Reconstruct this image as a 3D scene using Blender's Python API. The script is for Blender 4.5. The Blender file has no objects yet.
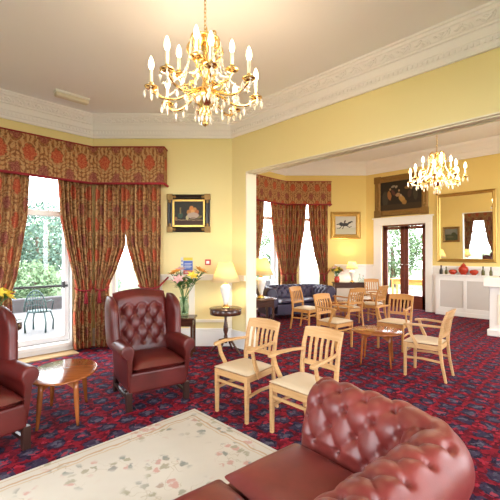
import bpy, bmesh, math, random
from mathutils import Vector, Matrix, noise
random.seed(7)
PI = math.pi
SC = bpy.context.scene
COL = SC.collection
S2 = math.sqrt(.5)

# ------------------------------------------------------------------ camera, sky, exposure
cam_d = bpy.data.cameras.new('camera')
cam_d.sensor_width = 36.0
cam_d.lens = 36.0 * 359 / 500
cam_d.shift_y = 0.010
cam_d.clip_start = .02
cam = bpy.data.objects.new('camera', cam_d)
COL.objects.link(cam)
cam.location = (0, 0, 1.52)
cam.rotation_euler = (PI/2, 0, -PI/4)
SC.camera = cam
SC.view_settings.view_transform = 'Standard'
SC.view_settings.look = 'None'
SC.view_settings.gamma = 1.0
SC.view_settings.use_curve_mapping = False
SC.view_settings.exposure = 0.40

W = bpy.data.worlds.new('overcast_sky')
SC.world = W
W.use_nodes = True
bg = W.node_tree.nodes['Background']
bg.inputs[0].default_value = (.92, .95, 1.0, 1)
bg.inputs[1].default_value = 11.0

CHANDELIER_W = (36, 95)
LAMP_W = 16

def portal(c, n, w, h):
    """daylight portal filling a window opening (guides the sky's light)"""
    l = bpy.data.lights.new('window_daylight', 'AREA')
    l.shape = 'RECTANGLE'; l.size = w; l.size_y = h
    l.cycles.is_portal = True
    o = bpy.data.objects.new('window_daylight', l); COL.objects.link(o)
    o.location = c
    o.rotation_euler = Vector((n[0], n[1], 0)).to_track_quat('-Z', 'Y').to_euler()

# room outline
DN = 6.0                      # distance of the near bay's slanted wall
ZC, ZC2 = 3.80, 4.30          # ceilings
NEAR = [(-1.5, -2.5), (4.03, -2.5), (4.03, 4.455), (2.385, 6.10), (-1.5, 6.10)]
FAR = [(4.24, -2.5), (10.2, -2.5), (10.2, 5.215), (8.465, 6.95), (6.2, 6.95), (4.24, 5.0)]

portal((1.5, 6.14, 1.6), (0, -1), 1.1, 2.9)
portal((2.88, 5.68, 1.7), (-S2, -S2), .8, 2.6)
portal((-1.53, 4.75, 1.6), (1, 0), 1.2, 2.8)
portal((-1.53, 1.2, 1.7), (1, 0), 2.6, 2.8)
portal((1.3, -2.53, 1.7), (0, 1), 3.6, 2.8)
portal((7.2, -2.53, 1.9), (0, 1), 3.6, 3.2)
portal((7.5, 7.0, 1.8), (0, -1), 1.3, 3.0)
portal((9.06, 6.36, 1.8), (-S2, -S2), .84, 3.0)
portal((10.24, 4.1, 1.2), (-1, 0), 1.2, 2.4)

# ------------------------------------------------------------------ node helpers
class NT:
    def __init__(s, name):
        s.m = bpy.data.materials.new(name); s.m.use_nodes = True
        s.t = s.m.node_tree; s.t.nodes.clear()
        s.out = s.t.nodes.new('ShaderNodeOutputMaterial')
    def n(s, kind, **kw):
        nd = s.t.nodes.new(kind)
        for k, v in kw.items(): setattr(nd, k, v)
        return nd
    def set(s, sock, v):
        if hasattr(v, 'is_output'): s.t.links.new(v, sock)
        else: sock.default_value = v
    def math(s, op, a, b=0.0, c=0.0, clamp=False):
        nd = s.n('ShaderNodeMath', operation=op); nd.use_clamp = clamp
        s.set(nd.inputs[0], a); s.set(nd.inputs[1], b)
        if len(nd.inputs) > 2: s.set(nd.inputs[2], c)
        return nd.outputs[0]
    def mix(s, f, a, b):
        nd = s.n('ShaderNodeMix', data_type='RGBA')
        s.set(nd.inputs[0], f); s.set(nd.inputs[6], rgba(a)); s.set(nd.inputs[7], rgba(b))
        return nd.outputs[2]
    def co(s, which='Object'):
        return s.n('ShaderNodeTexCoord').outputs[which]
    def sep(s, v):
        nd = s.n('ShaderNodeSeparateXYZ'); s.set(nd.inputs[0], v); return nd.outputs
    def noise(s, v, scale, detail=3, rough=.55, col=False):
        nd = s.n('ShaderNodeTexNoise'); s.set(nd.inputs['Vector'], v)
        nd.inputs['Scale'].default_value = scale; nd.inputs['Detail'].default_value = detail
        nd.inputs['Roughness'].default_value = rough
        return nd.outputs[1 if col else 0]
    def scale(s, v, sc):
        nd = s.n('ShaderNodeMapping'); s.set(nd.inputs[0], v); nd.inputs['Scale'].default_value = sc
        return nd.outputs[0]
    def ss(s, x, lo, hi):                       # smoothstep mask
        nd = s.n('ShaderNodeMapRange', interpolation_type='SMOOTHSTEP'); s.set(nd.inputs[0], x)
        nd.inputs[1].default_value = lo; nd.inputs[2].default_value = hi
        return nd.outputs[0]
    def bump(s, h, strength=.3, dist=.01):
        nd = s.n('ShaderNodeBump'); s.set(nd.inputs['Height'], h)
        nd.inputs['Strength'].default_value = strength; nd.inputs['Distance'].default_value = dist
        return nd.outputs[0]
    def pbr(s, col, rough=.5, metal=0, normal=None, spec=.5, **kw):
        nd = s.n('ShaderNodeBsdfPrincipled')
        s.set(nd.inputs['Base Color'], rgba(col)); s.set(nd.inputs['Roughness'], rough)
        nd.inputs['Metallic'].default_value = metal
        nd.inputs['Specular IOR Level'].default_value = spec
        for k, v in kw.items(): s.set(nd.inputs[k], rgba(v) if isinstance(v, tuple) else v)
        if normal is not None: s.set(nd.inputs['Normal'], normal)
        s.t.links.new(nd.outputs[0], s.out.inputs[0])
        return s.m
def rgba(c):
    if isinstance(c, tuple) and len(c) == 3: return (*c, 1)
    return c
def hexc(h):
    f = lambda v: v/12.92 if v <= .04045 else ((v+.055)/1.055)**2.4
    return tuple(f(int(h[i:i+2], 16)/255) for i in (0, 2, 4))

def plain(name, col, rough=.5, metal=0, var=.10, sc=6, bump=0, spec=.5):
    t = NT(name); c = t.co()
    nz = t.noise(c, sc, 4)
    dark = tuple(x*(1-var) for x in col); lite = tuple(min(1, x*(1+var)) for x in col)
    colr = t.mix(nz, dark, lite)
    nm = t.bump(t.noise(c, sc*12, 3), bump, .003) if bump else None
    return t.pbr(colr, rough, metal, nm, spec)
def wood(name, a, b, rough=.35, axis=(2, 2, 22), spec=.5):
    t = NT(name); c = t.scale(t.co(), axis)
    n1 = t.noise(c, 2.2, 5, .6)
    col = t.mix(t.ss(n1, .3, .7), a, b)
    return t.pbr(col, rough, 0, t.bump(n1, .08, .002), spec)

# ------------------------------------------------------------------ materials
M = {}
def wallpaint(name, col):
    t = NT(name); c = t.co()
    return t.pbr(t.mix(t.noise(c, 1.6, 3), tuple(x*.97 for x in col), col), .75, 0, t.bump(t.noise(c, 90, 2), .05, .002), .25)
M['yellow'] = wallpaint('yellow_wall_paint', (.80, .68, .345))
M['yellow2'] = wallpaint('deep_yellow_wall_paint', (.82, .63, .235))
M['ceiling'] = wallpaint('ceiling_paint', (.86, .85, .88))
M['cream'] = wallpaint('cream_gloss_paint', (.85, .79, .66))
M['white'] = plain('white_gloss_paint', (.85, .83, .80), .4, var=.02)
M['plaster'] = wallpaint('white_plaster', (.87, .84, .86))
M['jamb'] = plain('ivory_gloss_paint', (.80, .72, .56), .4, var=.02)
M['panel_grey'] = plain('grey_panel_paint', (.60, .57, .54), .6, var=.04)

def carpet():
    t = NT('patterned_red_carpet'); c = t.co()
    nd = t.n('ShaderNodeVectorMath', operation='ADD')
    wob = t.n('ShaderNodeVectorMath', operation='SCALE'); t.set(wob.inputs[0], t.noise(c, 13, 3, col=True)); wob.inputs['Scale'].default_value = .11
    t.set(nd.inputs[0], c); t.set(nd.inputs[1], wob.outputs[0])
    x, y, z = t.sep(nd.outputs[0])
    k = 2*PI/.40
    f = t.math('ABSOLUTE', t.math('MULTIPLY', t.math('COSINE', t.math('MULTIPLY', x, k)), t.math('COSINE', t.math('MULTIPLY', y, k))))
    g = t.math('MULTIPLY', t.math('SINE', t.math('MULTIPLY', x, k*2)), t.math('SINE', t.math('MULTIPLY', y, k*2)))
    v = t.n('ShaderNodeTexVoronoi', feature='F1'); t.set(v.inputs['Vector'], nd.outputs[0]); v.inputs['Scale'].default_value = 30
    vc = t.sep(v.outputs['Color'])
    fleck = vc[0]; fl2 = vc[1]; fl3 = vc[2]
    red = t.mix(t.ss(fleck, .2, .8), (.070, .003, .010), (.195, .007, .018))
    navy = t.mix(t.ss(fl2, .3, .8), (.014, .008, .022), (.042, .025, .058))
    grey = t.mix(t.ss(fleck, .3, .8), (.03, .022, .05), (.085, .075, .11))
    fj = t.math('ADD', f, t.math('MULTIPLY', t.math('SUBTRACT', fl3, .5), .30))
    col = t.mix(t.ss(fj, .34, .42), red, navy)
    col = t.mix(t.ss(fj, .72, .84), col, grey)
    col = t.mix(t.math('MULTIPLY', t.ss(g, .60, .75), t.ss(fl2, .35, .45)), col, (.030, .016, .045))
    col = t.mix(t.math('MULTIPLY', t.ss(fl3, .88, .92), .7), col, (.36, .02, .04))
    return t.pbr(col, .95, 0, t.bump(t.noise(c, 260, 2), .4, .004), .12)
M['carpet'] = carpet()

def rug():
    t = NT('cream_floral_rug'); c = t.co()
    x, y, z = t.sep(c)
    wob = t.math('MULTIPLY', t.math('SUBTRACT', t.noise(c, 5, 2), .5), .10)
    hx, hy = 1.30, .66
    ax = t.math('SUBTRACT', hx, t.math('ABSOLUTE', x)); ay = t.math('SUBTRACT', hy, t.math('ABSOLUTE', y))
    ed = t.math('MINIMUM', ax, ay)                # distance from the edge
    edw = t.math('ADD', ed, wob)
    base = t.mix(t.noise(c, 3, 3), (.50, .465, .40), (.58, .545, .48))
    def line(d, w, v=None):
        a = t.math('ABSOLUTE', t.math('SUBTRACT', ed if v is None else v, d))
        return t.math('SUBTRACT', 1.0, t.ss(a, w*.5, w))
    col = t.mix(t.math('MULTIPLY', line(.035, .008), .6), base, (.45, .32, .18))
    col = t.mix(t.math('MULTIPLY', line(.11, .012, edw), .75), col, (.42, .26, .14))
    col = t.mix(t.math('MULTIPLY', line(.145, .010, edw), .6), col, (.48, .34, .20))
    # sprays of flowers
    cw = t.n('ShaderNodeVectorMath', operation='ADD'); sc = t.n('ShaderNodeVectorMath', operation='SCALE')
    t.set(sc.inputs[0], t.noise(c, 16, 3, col=True)); sc.inputs['Scale'].default_value = .09
    t.set(cw.inputs[0], c); t.set(cw.inputs[1], sc.outputs[0])
    big = t.noise(c, 2.8, 1)
    spray = t.ss(big, .46, .58)
    v = t.n('ShaderNodeTexVoronoi'); t.set(v.inputs['Vector'], cw.outputs[0]); v.inputs['Scale'].default_value = 14
    fl = t.math('SUBTRACT', 1.0, t.ss(v.outputs['Distance'], .28, .50))
    rnd = t.sep(v.outputs['Color'])
    fl = t.math('MULTIPLY', fl, t.ss(rnd[2], .35, .45))
    leafc = t.mix(t.ss(rnd[1], .45, .55), (.16, .19, .18), (.28, .27, .19))
    flc = t.mix(t.ss(rnd[0], .62, .70), leafc, (.48, .25, .22))
    col = t.mix(t.math('MULTIPLY', t.math('MULTIPLY', fl, spray), .8), col, flc)
    stem = t.math('ABSOLUTE', t.math('SUBTRACT', t.noise(c, 6.5, 2), .5))
    vm = t.math('MULTIPLY', t.math('SUBTRACT', 1.0, t.ss(stem, .004, .012)), t.ss(big, .50, .58))
    col = t.mix(t.math('MULTIPLY', vm, .5), col, (.36, .31, .22))
    return t.pbr(col, .95, 0, t.bump(t.noise(c, 240, 2), .35, .004), .15)
M['rug'] = rug()

def leather(name, col, dark):
    t = NT(name); c = t.co()
    n1 = t.noise(c, 3.5, 4)
    colr = t.mix(t.ss(n1, .3, .7), dark, col)
    v = t.n('ShaderNodeTexVoronoi'); t.set(v.inputs['Vector'], c); v.inputs['Scale'].default_value = 170
    return t.pbr(colr, t.math('MULTIPLY_ADD', n1, .18, .31), 0, t.bump(v.outputs['Distance'], .10, .002), .5)
M['leather'] = leather('oxblood_leather', (.185, .028, .023), (.115, .014, .012))
M['wing'] = leather('deep_red_leather', (.105, .009, .007), (.058, .005, .004))
M['navy'] = leather('navy_leather', (.040, .026, .075), (.022, .015, .045))
M['beech'] = wood('beech_wood', (.46, .255, .10), (.55, .33, .15), .38)
M['beech2'] = wood('warm_lit_and_orange_beech', (.45, .20, .055), (.54, .27, .085), .38)  # far room's warm light put into the beech colour; also orange sideboard wood
M['cushion'] = plain('cream_vinyl', (.56, .45, .31), .5, var=.05, bump=.1)
M['mahog'] = wood('honey_mahogany', (.22, .060, .015), (.33, .100, .026), .13, (10, 2, 2))
M['darkwood'] = wood('dark_mahogany', (.045, .016, .010), (.09, .032, .018), .22)
M['doorwood'] = wood('red_door_wood', (.11, .020, .013), (.16, .032, .020), .3)
M['gold'] = plain('gilt_frame', (.55, .34, .09), .35, .75, .25, 30)
M['oldgold'] = plain('dark_gilt_frame', (.26, .15, .045), .45, .5, .4, 30, .4)
M['black'] = plain('black_lacquer', (.02, .015, .012), .3, 0, .2)
M['brass'] = plain('polished_brass', (.75, .53, .22), .22, 1, .08, 14)
M['ebony'] = plain('dark_brown_wood', (.035, .014, .010), .35)
M['ceramic'] = plain('white_ceramic', (.82, .80, .74), .18, 0, .03)
M['shadecloth'] = None
M['rope'] = plain('crimson_cord', (.28, .012, .02), .8, 0, .2, 60)
M['mat'] = plain('brown_coir_mat', (.42, .27, .13), .95, 0, .15, 60, .3)
M['upvc'] = plain('white_window_paint', (.86, .87, .88), .35, 0, .01)
M['dark_bar'] = plain('dark_bar_and_gap', (.06, .06, .065), .6)
M['redglaze'] = plain('red_glazed_pottery', (.42, .035, .015), .15, 0, .3, 12)
M['olive'] = plain('olive_glass', (.11, .10, .03), .12, 0, .2)
M['steel'] = plain('satin_metal', (.6, .58, .55), .25, 1)
M['redplastic'] = plain('red_plastic', (.50, .04, .03), .4)
M['whiteplastic'] = plain('white_plastic', (.80, .80, .78), .4, var=.02)
M['beige_plastic'] = plain('beige_diffuser', (.70, .63, .52), .45, var=.03)
M['petal_o'] = plain('orange_petal', (.75, .30, .05), .6, var=.3, sc=30)
M['petal_y'] = plain('yellow_petal', (.75, .55, .05), .6, var=.2, sc=30)
M['petal_p'] = plain('pink_petal', (.75, .42, .40), .6, var=.2, sc=30)
M['leaf'] = plain('green_leaf', (.07, .17, .035), .5, var=.4, sc=20)
M['stemg'] = plain('green_stem', (.10, .20, .05), .6)
M['slab'] = plain('brown_grey_stone', (.30, .27, .25), .4, var=.2, sc=9)
M['water_clay'] = plain('terracotta', (.45, .14, .06), .7)
M['paper'] = plain('printed_paper', (.68, .66, .64), .7, var=.2, sc=25)
M['teal'] = plain('teal_cast_metal', (.008, .036, .038), .5, 0, .1)
M['patio'] = plain('pale_paving', (.085, .082, .085), .9, var=.08, sc=2)
M['lawn'] = plain('lawn_grass', (.060, .095, .032), .95, var=.35, sc=3)
M['stone'] = plain('grey_stone', (.042, .038, .042), .9, var=.35, sc=9)
M['tree1'] = plain('tree_foliage', (.085, .145, .065), .8, var=.4, sc=2)
M['tree2'] = plain('blue_green_foliage', (.070, .130, .095), .8, var=.4, sc=2)
M['bark'] = plain('bark', (.10, .07, .05), .9)
M['tile'] = plain('conservatory_tile', (.20, .17, .13), .5)

def shade_mat():
    t = NT('cream_lampshade_fabric')
    d = t.n('ShaderNodeBsdfDiffuse'); d.inputs[0].default_value = (.85, .74, .48, 1)
    tr = t.n('ShaderNodeBsdfTranslucent'); tr.inputs[0].default_value = (.90, .76, .46, 1)
    mx = t.n('ShaderNodeMixShader'); mx.inputs[0].default_value = .55
    t.t.links.new(d.outputs[0], mx.inputs[1]); t.t.links.new(tr.outputs[0], mx.inputs[2])
    t.t.links.new(mx.outputs[0], t.out.inputs[0]); return t.m
M['shadecloth'] = shade_mat()
def glass_pane(name, tint=(1, 1, 1)):
    t = NT(name)
    tr = t.n('ShaderNodeBsdfTransparent'); tr.inputs[0].default_value = rgba(tint)
    gl = t.n('ShaderNodeBsdfGlossy'); gl.inputs['Roughness'].default_value = .02
    lw = t.n('ShaderNodeLayerWeight'); lw.inputs[0].default_value = .5
    fr = t.math('MULTIPLY_ADD', t.math('POWER', lw.outputs['Facing'], 5.0), .96, .03)
    mx = t.n('ShaderNodeMixShader'); t.t.links.new(fr, mx.inputs[0])
    t.t.links.new(tr.outputs[0], mx.inputs[1]); t.t.links.new(gl.outputs[0], mx.inputs[2])
    t.t.links.new(mx.outputs[0], t.out.inputs[0]); return t.m
M['pane'] = glass_pane('window_glass', (.97, .98, .98))
M['vaseglass'] = glass_pane('vase_glass', (.80, .90, .90))
def crystal():
    t = NT('cut_crystal')
    return t.pbr((1, .95, .88), .05, 0, None, .9, **{'Transmission Weight': .40, 'IOR': 1.6})
M['crystal'] = crystal()
def emit(name, col, st):
    t = NT(name); e = t.n('ShaderNodeEmission'); e.inputs[0].default_value = rgba(col); e.inputs[1].default_value = st
    t.t.links.new(e.outputs[0], t.out.inputs[0]); return t.m
M['bulb'] = emit('lit_candle_bulb', (1, .80, .48), 14)
M['candle'] = plain('ivory_candle_sleeve', (.88, .80, .62), .5, var=.02)
def mirror():
    t = NT('mirror_silvering'); return t.pbr((.86, .87, .84), .015, 1)
M['mirror'] = mirror()

def damask():
    t = NT('red_gold_damask'); uv = t.co('UV')
    x, y, z = t.sep(uv)
    ku, kv = 2*PI/.36, 2*PI/.50
    nz = t.noise(uv, 22, 3); nz2 = t.noise(uv, 55, 2); nb = t.noise(uv, 12, 2)
    x = t.math('ADD', x, t.math('MULTIPLY', t.math('SUBTRACT', nb, .5), .07))
    y = t.math('ADD', y, t.math('MULTIPLY', t.math('SUBTRACT', t.noise(uv, 15, 2), .5), .06))
    cu = t.math('COSINE', t.math('MULTIPLY', x, ku)); cv = t.math('COSINE', t.math('MULTIPLY', y, kv))
    f = t.math('ADD', cu, cv); a = t.math('ABSOLUTE', f)
    # scrolling ground: interleaved gold and brown leaf lines
    scr = t.math('ABSOLUTE', t.math('MULTIPLY', t.math('SINE', t.math('MULTIPLY', x, ku*3)), t.math('SINE', t.math('ADD', t.math('MULTIPLY', y, kv*3), t.math('MULTIPLY', f, 2.2)))))
    base = t.mix(t.ss(nz, .42, .60), (.20, .078, .030), (.36, .15, .060))
    base = t.mix(t.math('MULTIPLY', t.ss(scr, .35, .6), .85), base, (.50, .28, .12))
    base = t.mix(t.math('MULTIPLY', t.ss(nz2, .57, .68), .8), base, (.065, .045, .022))
    redc = t.mix(t.ss(nz2, .40, .58), (.50, .13, .055), (.36, .034, .022))
    fn = t.math('ADD', f, t.math('MULTIPLY', t.math('SUBTRACT', nz, .5), 1.6))
    col = t.mix(t.math('MULTIPLY', t.ss(fn, 1.0, 1.35), .85), base, redc)
    wine = t.mix(t.ss(nz2, .42, .6), (.30, .10, .07), (.17, .018, .030))
    fm = t.math('ADD', t.math('MULTIPLY', f, -1.0), t.math('MULTIPLY', t.math('SUBTRACT', nz, .5), 1.6))
    col = t.mix(t.math('MULTIPLY', t.ss(fm, 1.25, 1.6), .85), col, wine)
    ring = t.math('SUBTRACT', 1.0, t.ss(t.math('ABSOLUTE', t.math('SUBTRACT', a, .75)), .06, .18))
    col = t.mix(t.math('MULTIPLY', ring, .55), col, (.48, .30, .14))
    return t.pbr(col, .85, 0, t.bump(nz2, .12, .003), .2)
M['damask'] = damask()

def canvas(name, base, shapes, rough=.5, noise_sc=9, var=.35):
    """flat painted picture: soft ellipses / boxes over a ground, in UV space"""
    t = NT(name); uv = t.co('UV'); x, y, z = t.sep(uv)
    nz = t.noise(uv, noise_sc, 4)
    wx = t.math('ADD', x, t.math('MULTIPLY', t.math('SUBTRACT', t.noise(uv, 11, 2), .5), .03 if var else 0))
    col = t.mix(nz, tuple(b*(1-var) for b in base), tuple(b*(1+var) for b in base))
    y = t.math('ADD', y, t.math('MULTIPLY', t.math('SUBTRACT', t.noise(uv, 13, 2), .5), .05 if var > .2 else 0))
    for sh in shapes:
        kind, cx, cy, rx, ry, ang, c = sh
        dx = t.math('SUBTRACT', wx, cx); dy = t.math('SUBTRACT', y, cy)
        ca, sa = math.cos(ang), math.sin(ang)
        u = t.math('DIVIDE', t.math('ADD', t.math('MULTIPLY', dx, ca), t.math('MULTIPLY', dy, sa)), rx)
        v = t.math('DIVIDE', t.math('SUBTRACT', t.math('MULTIPLY', dy, ca), t.math('MULTIPLY', dx, sa)), ry)
        if kind == 'e':
            r = t.math('SQRT', t.math('ADD', t.math('MULTIPLY', u, u), t.math('MULTIPLY', v, v)))
        else:
            r = t.math('MAXIMUM', t.math('ABSOLUTE', u), t.math('ABSOLUTE', v))
        lo, hi = (.8, 1.1) if kind == 'e' else (.96, 1.02)
        m = t.math('SUBTRACT', 1.0, t.ss(r, lo, hi))
        col = t.mix(m, col, c)
    return t.pbr(col, rough, 0, None, .3)

# ------------------------------------------------------------------ mesh helpers
class MB:
    def __init__(s):
        s.v = []; s.f = []; s.uv = {}; s.smooth = []
    def add(s, verts, faces, mat=None, smooth=False, uvs=None):
        o = len(s.v)
        for p in verts:
            p = Vector(p)
            s.v.append(mat @ p if mat is not None else p)
        for i, f in enumerate(faces):
            if uvs: s.uv[len(s.f)] = [uvs[k] for k in f]
            s.f.append(tuple(k + o for k in f)); s.smooth.append(smooth)
        return s
    def box(s, c, d, mat=None, rz=0):
        x, y, z = d[0]/2, d[1]/2, d[2]/2
        vs = [(i*x, j*y, k*z) for k in (-1, 1) for j in (-1, 1) for i in (-1, 1)]
        fs = [(0, 2, 3, 1), (4, 5, 7, 6), (0, 1, 5, 4), (2, 6, 7, 3), (0, 4, 6, 2), (1, 3, 7, 5)]
        m = Matrix.Translation(c) @ Matrix.Rotation(rz, 4, 'Z')
        if mat is not None: m = mat @ m
        return s.add(vs, fs, m)
    def lathe(s, prof, n=20, mat=None, smooth=True):
        vs, fs = [], []
        for r, z in prof:
            for k in range(n):
                a = 2*PI*k/n; vs.append((r*math.cos(a), r*math.sin(a), z))
        for i in range(len(prof)-1):
            for k in range(n):
                k2 = (k+1) % n
                fs.append((i*n+k, i*n+k2, (i+1)*n+k2, (i+1)*n+k))
        if prof[0][0] > 1e-5: fs.append(tuple(range(n-1, -1, -1)))
        if prof[-1][0] > 1e-5: fs.append(tuple((len(prof)-1)*n+k for k in range(n)))
        return s.add(vs, fs, mat, smooth)
    def tube(s, pts, r, n=8, mat=None, smooth=True, flat=None):
        """tube along pts; r a number or a list; flat=(a,b) scales the section"""
        pts = [Vector(p) for p in pts]; N = len(pts)
        rs = r if isinstance(r, (list, tuple)) else [r]*N
        vs, fs = [], []
        up = Vector((0, 0, 1)); prevu = None
        for i in range(N):
            t = (pts[min(i+1, N-1)] - pts[max(i-1, 0)]).normalized()
            if prevu is None:
                u = t.cross(up)
                if u.length < .05: u = t.cross(Vector((0, 1, 0)))
            else: u = prevu - t*prevu.dot(t)
            u.normalize(); prevu = u; w = t.cross(u)
            for k in range(n):
                a = 2*PI*(k+.5)/n
                fa, fb = flat or (1, 1)
                vs.append(pts[i] + u*(rs[i]*math.cos(a)*fa) + w*(rs[i]*math.sin(a)*fb))
        for i in range(N-1):
            for k in range(n):
                k2 = (k+1) % n
                fs.append((i*n+k, i*n+k2, (i+1)*n+k2, (i+1)*n+k))
        fs.append(tuple(range(n-1, -1, -1))); fs.append(tuple((N-1)*n+k for k in range(n)))
        return s.add(vs, fs, mat, smooth)
    def ball(s, c, r, mat=None, n=10, m=6):
        r = r if isinstance(r, (tuple, list)) else (r, r, r)
        prof = [(math.sin(PI*i/m), -math.cos(PI*i/m)) for i in range(m+1)]
        prof[0] = (1e-6, -1); prof[-1] = (1e-6, 1)
        mm = Matrix.Translation(c) @ Matrix.Diagonal((*r, 1))
        if mat is not None: mm = mat @ mm
        return s.lathe(prof, n, mm)
    def grid(s, fn, nu, nv, mat=None, uvfn=None, smooth=True, flip=False):
        vs = [fn(i/(nu-1), j/(nv-1)) for i in range(nu) for j in range(nv)]
        uvs = [uvfn(i/(nu-1), j/(nv-1)) for i in range(nu) for j in range(nv)] if uvfn else None
        fs = []
        for i in range(nu-1):
            for j in range(nv-1):
                q = (i*nv+j, (i+1)*nv+j, (i+1)*nv+j+1, i*nv+j+1)
                fs.append(q[::-1] if flip else q)
        return s.add(vs, fs, mat, smooth, uvs)
    def prism(s, outline, axis, a, b, mat=None, smooth=False):
        """extrude a 2D outline along axis ('x','y','z') from a to b"""
        def P(p, h):
            return {'x': (h, p[0], p[1]), 'y': (p[0], h, p[1]), 'z': (p[0], p[1], h)}[axis]
        n = len(outline)
        vs = [P(p, a) for p in outline] + [P(p, b) for p in outline]
        fs = [(k, (k+1) % n, n+(k+1) % n, n+k) for k in range(n)]
        fs += [tuple(range(n-1, -1, -1)), tuple(range(n, 2*n))]
        return s.add(vs, fs, mat, smooth)
    def build(s, name, mat, parent=None, bevel=0, seg=2, sub=0, solid=0, loc=None, fixn=True):
        me = bpy.data.meshes.new(name)
        me.from_pydata([tuple(v) for v in s.v], [], s.f); me.update()
        if s.uv:
            ul = me.uv_layers.new(name='UVMap')
            for p in me.polygons:
                u = s.uv.get(p.index)
                if u:
                    for li, c in zip(p.loop_indices, u): ul.data[li].uv = c
        for p, sm in zip(me.polygons, s.smooth): p.use_smooth = sm
        if fixn:
            b = bmesh.new(); b.from_mesh(me); bmesh.ops.recalc_face_normals(b, faces=b.faces); b.to_mesh(me); b.free()
        me.materials.append(mat if not isinstance(mat, str) else M[mat])
        o = bpy.data.objects.new(name, me); COL.objects.link(o)
        if parent: o.parent = parent
        if loc is not None: o.location = loc
        if bevel:
            md = o.modifiers.new('bevel', 'BEVEL'); md.width = bevel; md.segments = seg; md.limit_method = 'ANGLE'
        if sub:
            md = o.modifiers.new('sub', 'SUBSURF'); md.levels = sub; md.render_levels = sub
            for p in me.polygons: p.use_smooth = True
        if solid:
            md = o.modifiers.new('solid', 'SOLIDIFY'); md.thickness = solid; md.offset = 0
        return o

def tag(o, label, cat, group=None):
    o['label'] = label; o['category'] = cat
    if group: o['group'] = group
    return o
def thing(name, label, cat, loc=(0, 0, 0), rz=0, group=None):
    o = bpy.data.objects.new(name, None); COL.objects.link(o)
    o.empty_display_size = .1
    o.location = loc; o.rotation_euler = (0, 0, rz)
    return tag(o, label, cat, group)
def struct(o):
    o['kind'] = 'structure'; return o
def sroot(name, loc=(0, 0, 0), rz=0):
    o = bpy.data.objects.new(name, None); COL.objects.link(o); o.location = loc; o.rotation_euler = (0, 0, rz)
    return struct(o)
def dup(root, loc, rz, label, group=None):
    r = root.copy(); COL.objects.link(r); r.location = loc; r.rotation_euler = (0, 0, rz); r['label'] = label
    if group: r['group'] = group
    for ch in list(root.children):
        c = ch.copy(); COL.objects.link(c); c.parent = r
        for g in list(ch.children):
            d = g.copy(); COL.objects.link(d); d.parent = c
    return r
def face(fx, fy):                       # rotation so that local -Y looks along (fx, fy)
    return math.atan2(fy, fx) + PI/2
def lerp(a, b, t): return a + (b-a)*t
def smooth(t): t = max(0, min(1, t)); return t*t*(3-2*t)
def keyed(keys, z):
    """keys sorted from high z to low z -> interpolated tuple"""
    if z >= keys[0][0]: return keys[0][1:]
    for a, b in zip(keys, keys[1:]):
        if z >= b[0]:
            t = (a[0]-z)/(a[0]-b[0])
            return tuple(lerp(p, q, t) for p, q in zip(a[1:], b[1:]))
    return keys[-1][1:]

# ------------------------------------------------------------------ walls
def wall(name, a, b, z0, z1, th, holes, mat, side=-1):
    """wall whose room face runs a->b; th grows to side (-1 = right of a->b)"""
    a, b = Vector(a), Vector(b); L = (b-a).length; d = (b-a)/L
    ang = math.atan2(d.y, d.x)
    m = Matrix.Translation((a.x, a.y, 0)) @ Matrix.Rotation(ang, 4, 'Z')
    mb = MB(); cut = sorted({0, L, *[h[0] for h in holes], *[h[1] for h in holes]})
    for s0, s1 in zip(cut, cut[1:]):
        mid = (s0+s1)/2
        hs = [h for h in holes if h[0] < mid < h[1]]
        spans = [(z0, z1)]
        for h in hs:
            spans = [(z0, h[2]), (h[3], z1)]
        for p, q in spans:
            if q-p > 1e-4:
                mb.box(((s0+s1)/2, side*th/2, (p+q)/2), (s1-s0, th, q-p), m)
    for s0, s1, p, q in holes:
        if p < .1: continue
        ln = MB(); e = .012
        for s in (s0+e/2, s1-e/2): ln.box((s, side*(th/2-.005), (p+q)/2), (e, th+.03, q-p), m)
        ln.box(((s0+s1)/2, side*(th/2-.004), q-e/2), (s1-s0-2*e, th+.028, e), m); ln.box(((s0+s1)/2, side*(th/2-.004), p+e/2), (s1-s0-2*e, th+.028, e), m)
        ln.box(((s0+s1)/2, -side*.008, p/2), (s1-s0+.02, .016, p-.002), m)
        struct(ln.build('trim_window', 'white'))
    return struct(mb.build(name, mat))
def poly(name, pts, z0, z1, mat):
    mb = MB(); mb.prism(pts, 'z', z0, z1); return struct(mb.build(name, mat))

struct(MB().box((4.3, 2.3, -.06), (12.3, 10.2, .12)).build('floor', 'carpet'))
poly('ceiling', [(-1.7, -2.7), (4.24, -2.7), (4.24, 4.6), (2.5, 6.35), (-1.7, 6.35)], ZC, ZC+.1, 'ceiling')
poly('ceiling_back', [(4.03, -2.7), (10.4, -2.7), (10.4, 5.4), (8.6, 7.2), (6.1, 7.2), (4.03, 5.1)], ZC2, ZC2+.1, 'ceiling')

# near room (outline runs anticlockwise, so the outside is on the right of a->b)
WTH = .28
wall('wall_front', NEAR[0], NEAR[1], 0, ZC, .2, [(1.0, 4.6, .3, 3.1)], 'yellow')
wall('wall_bay', NEAR[2], NEAR[3], 0, ZC, WTH, [(1.25, 2.05, .35, 3.0)], 'yellow')
wall('wall_left', NEAR[3], NEAR[4], 0, ZC, WTH, [(.33, 1.45, .14, 3.05)], 'yellow')
wall('wall_back', NEAR[4], NEAR[0], 0, ZC, .2, [(.75, 1.95, .2, 3.0), (3.6, 6.2, .3, 3.1)], 'yellow')
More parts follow.
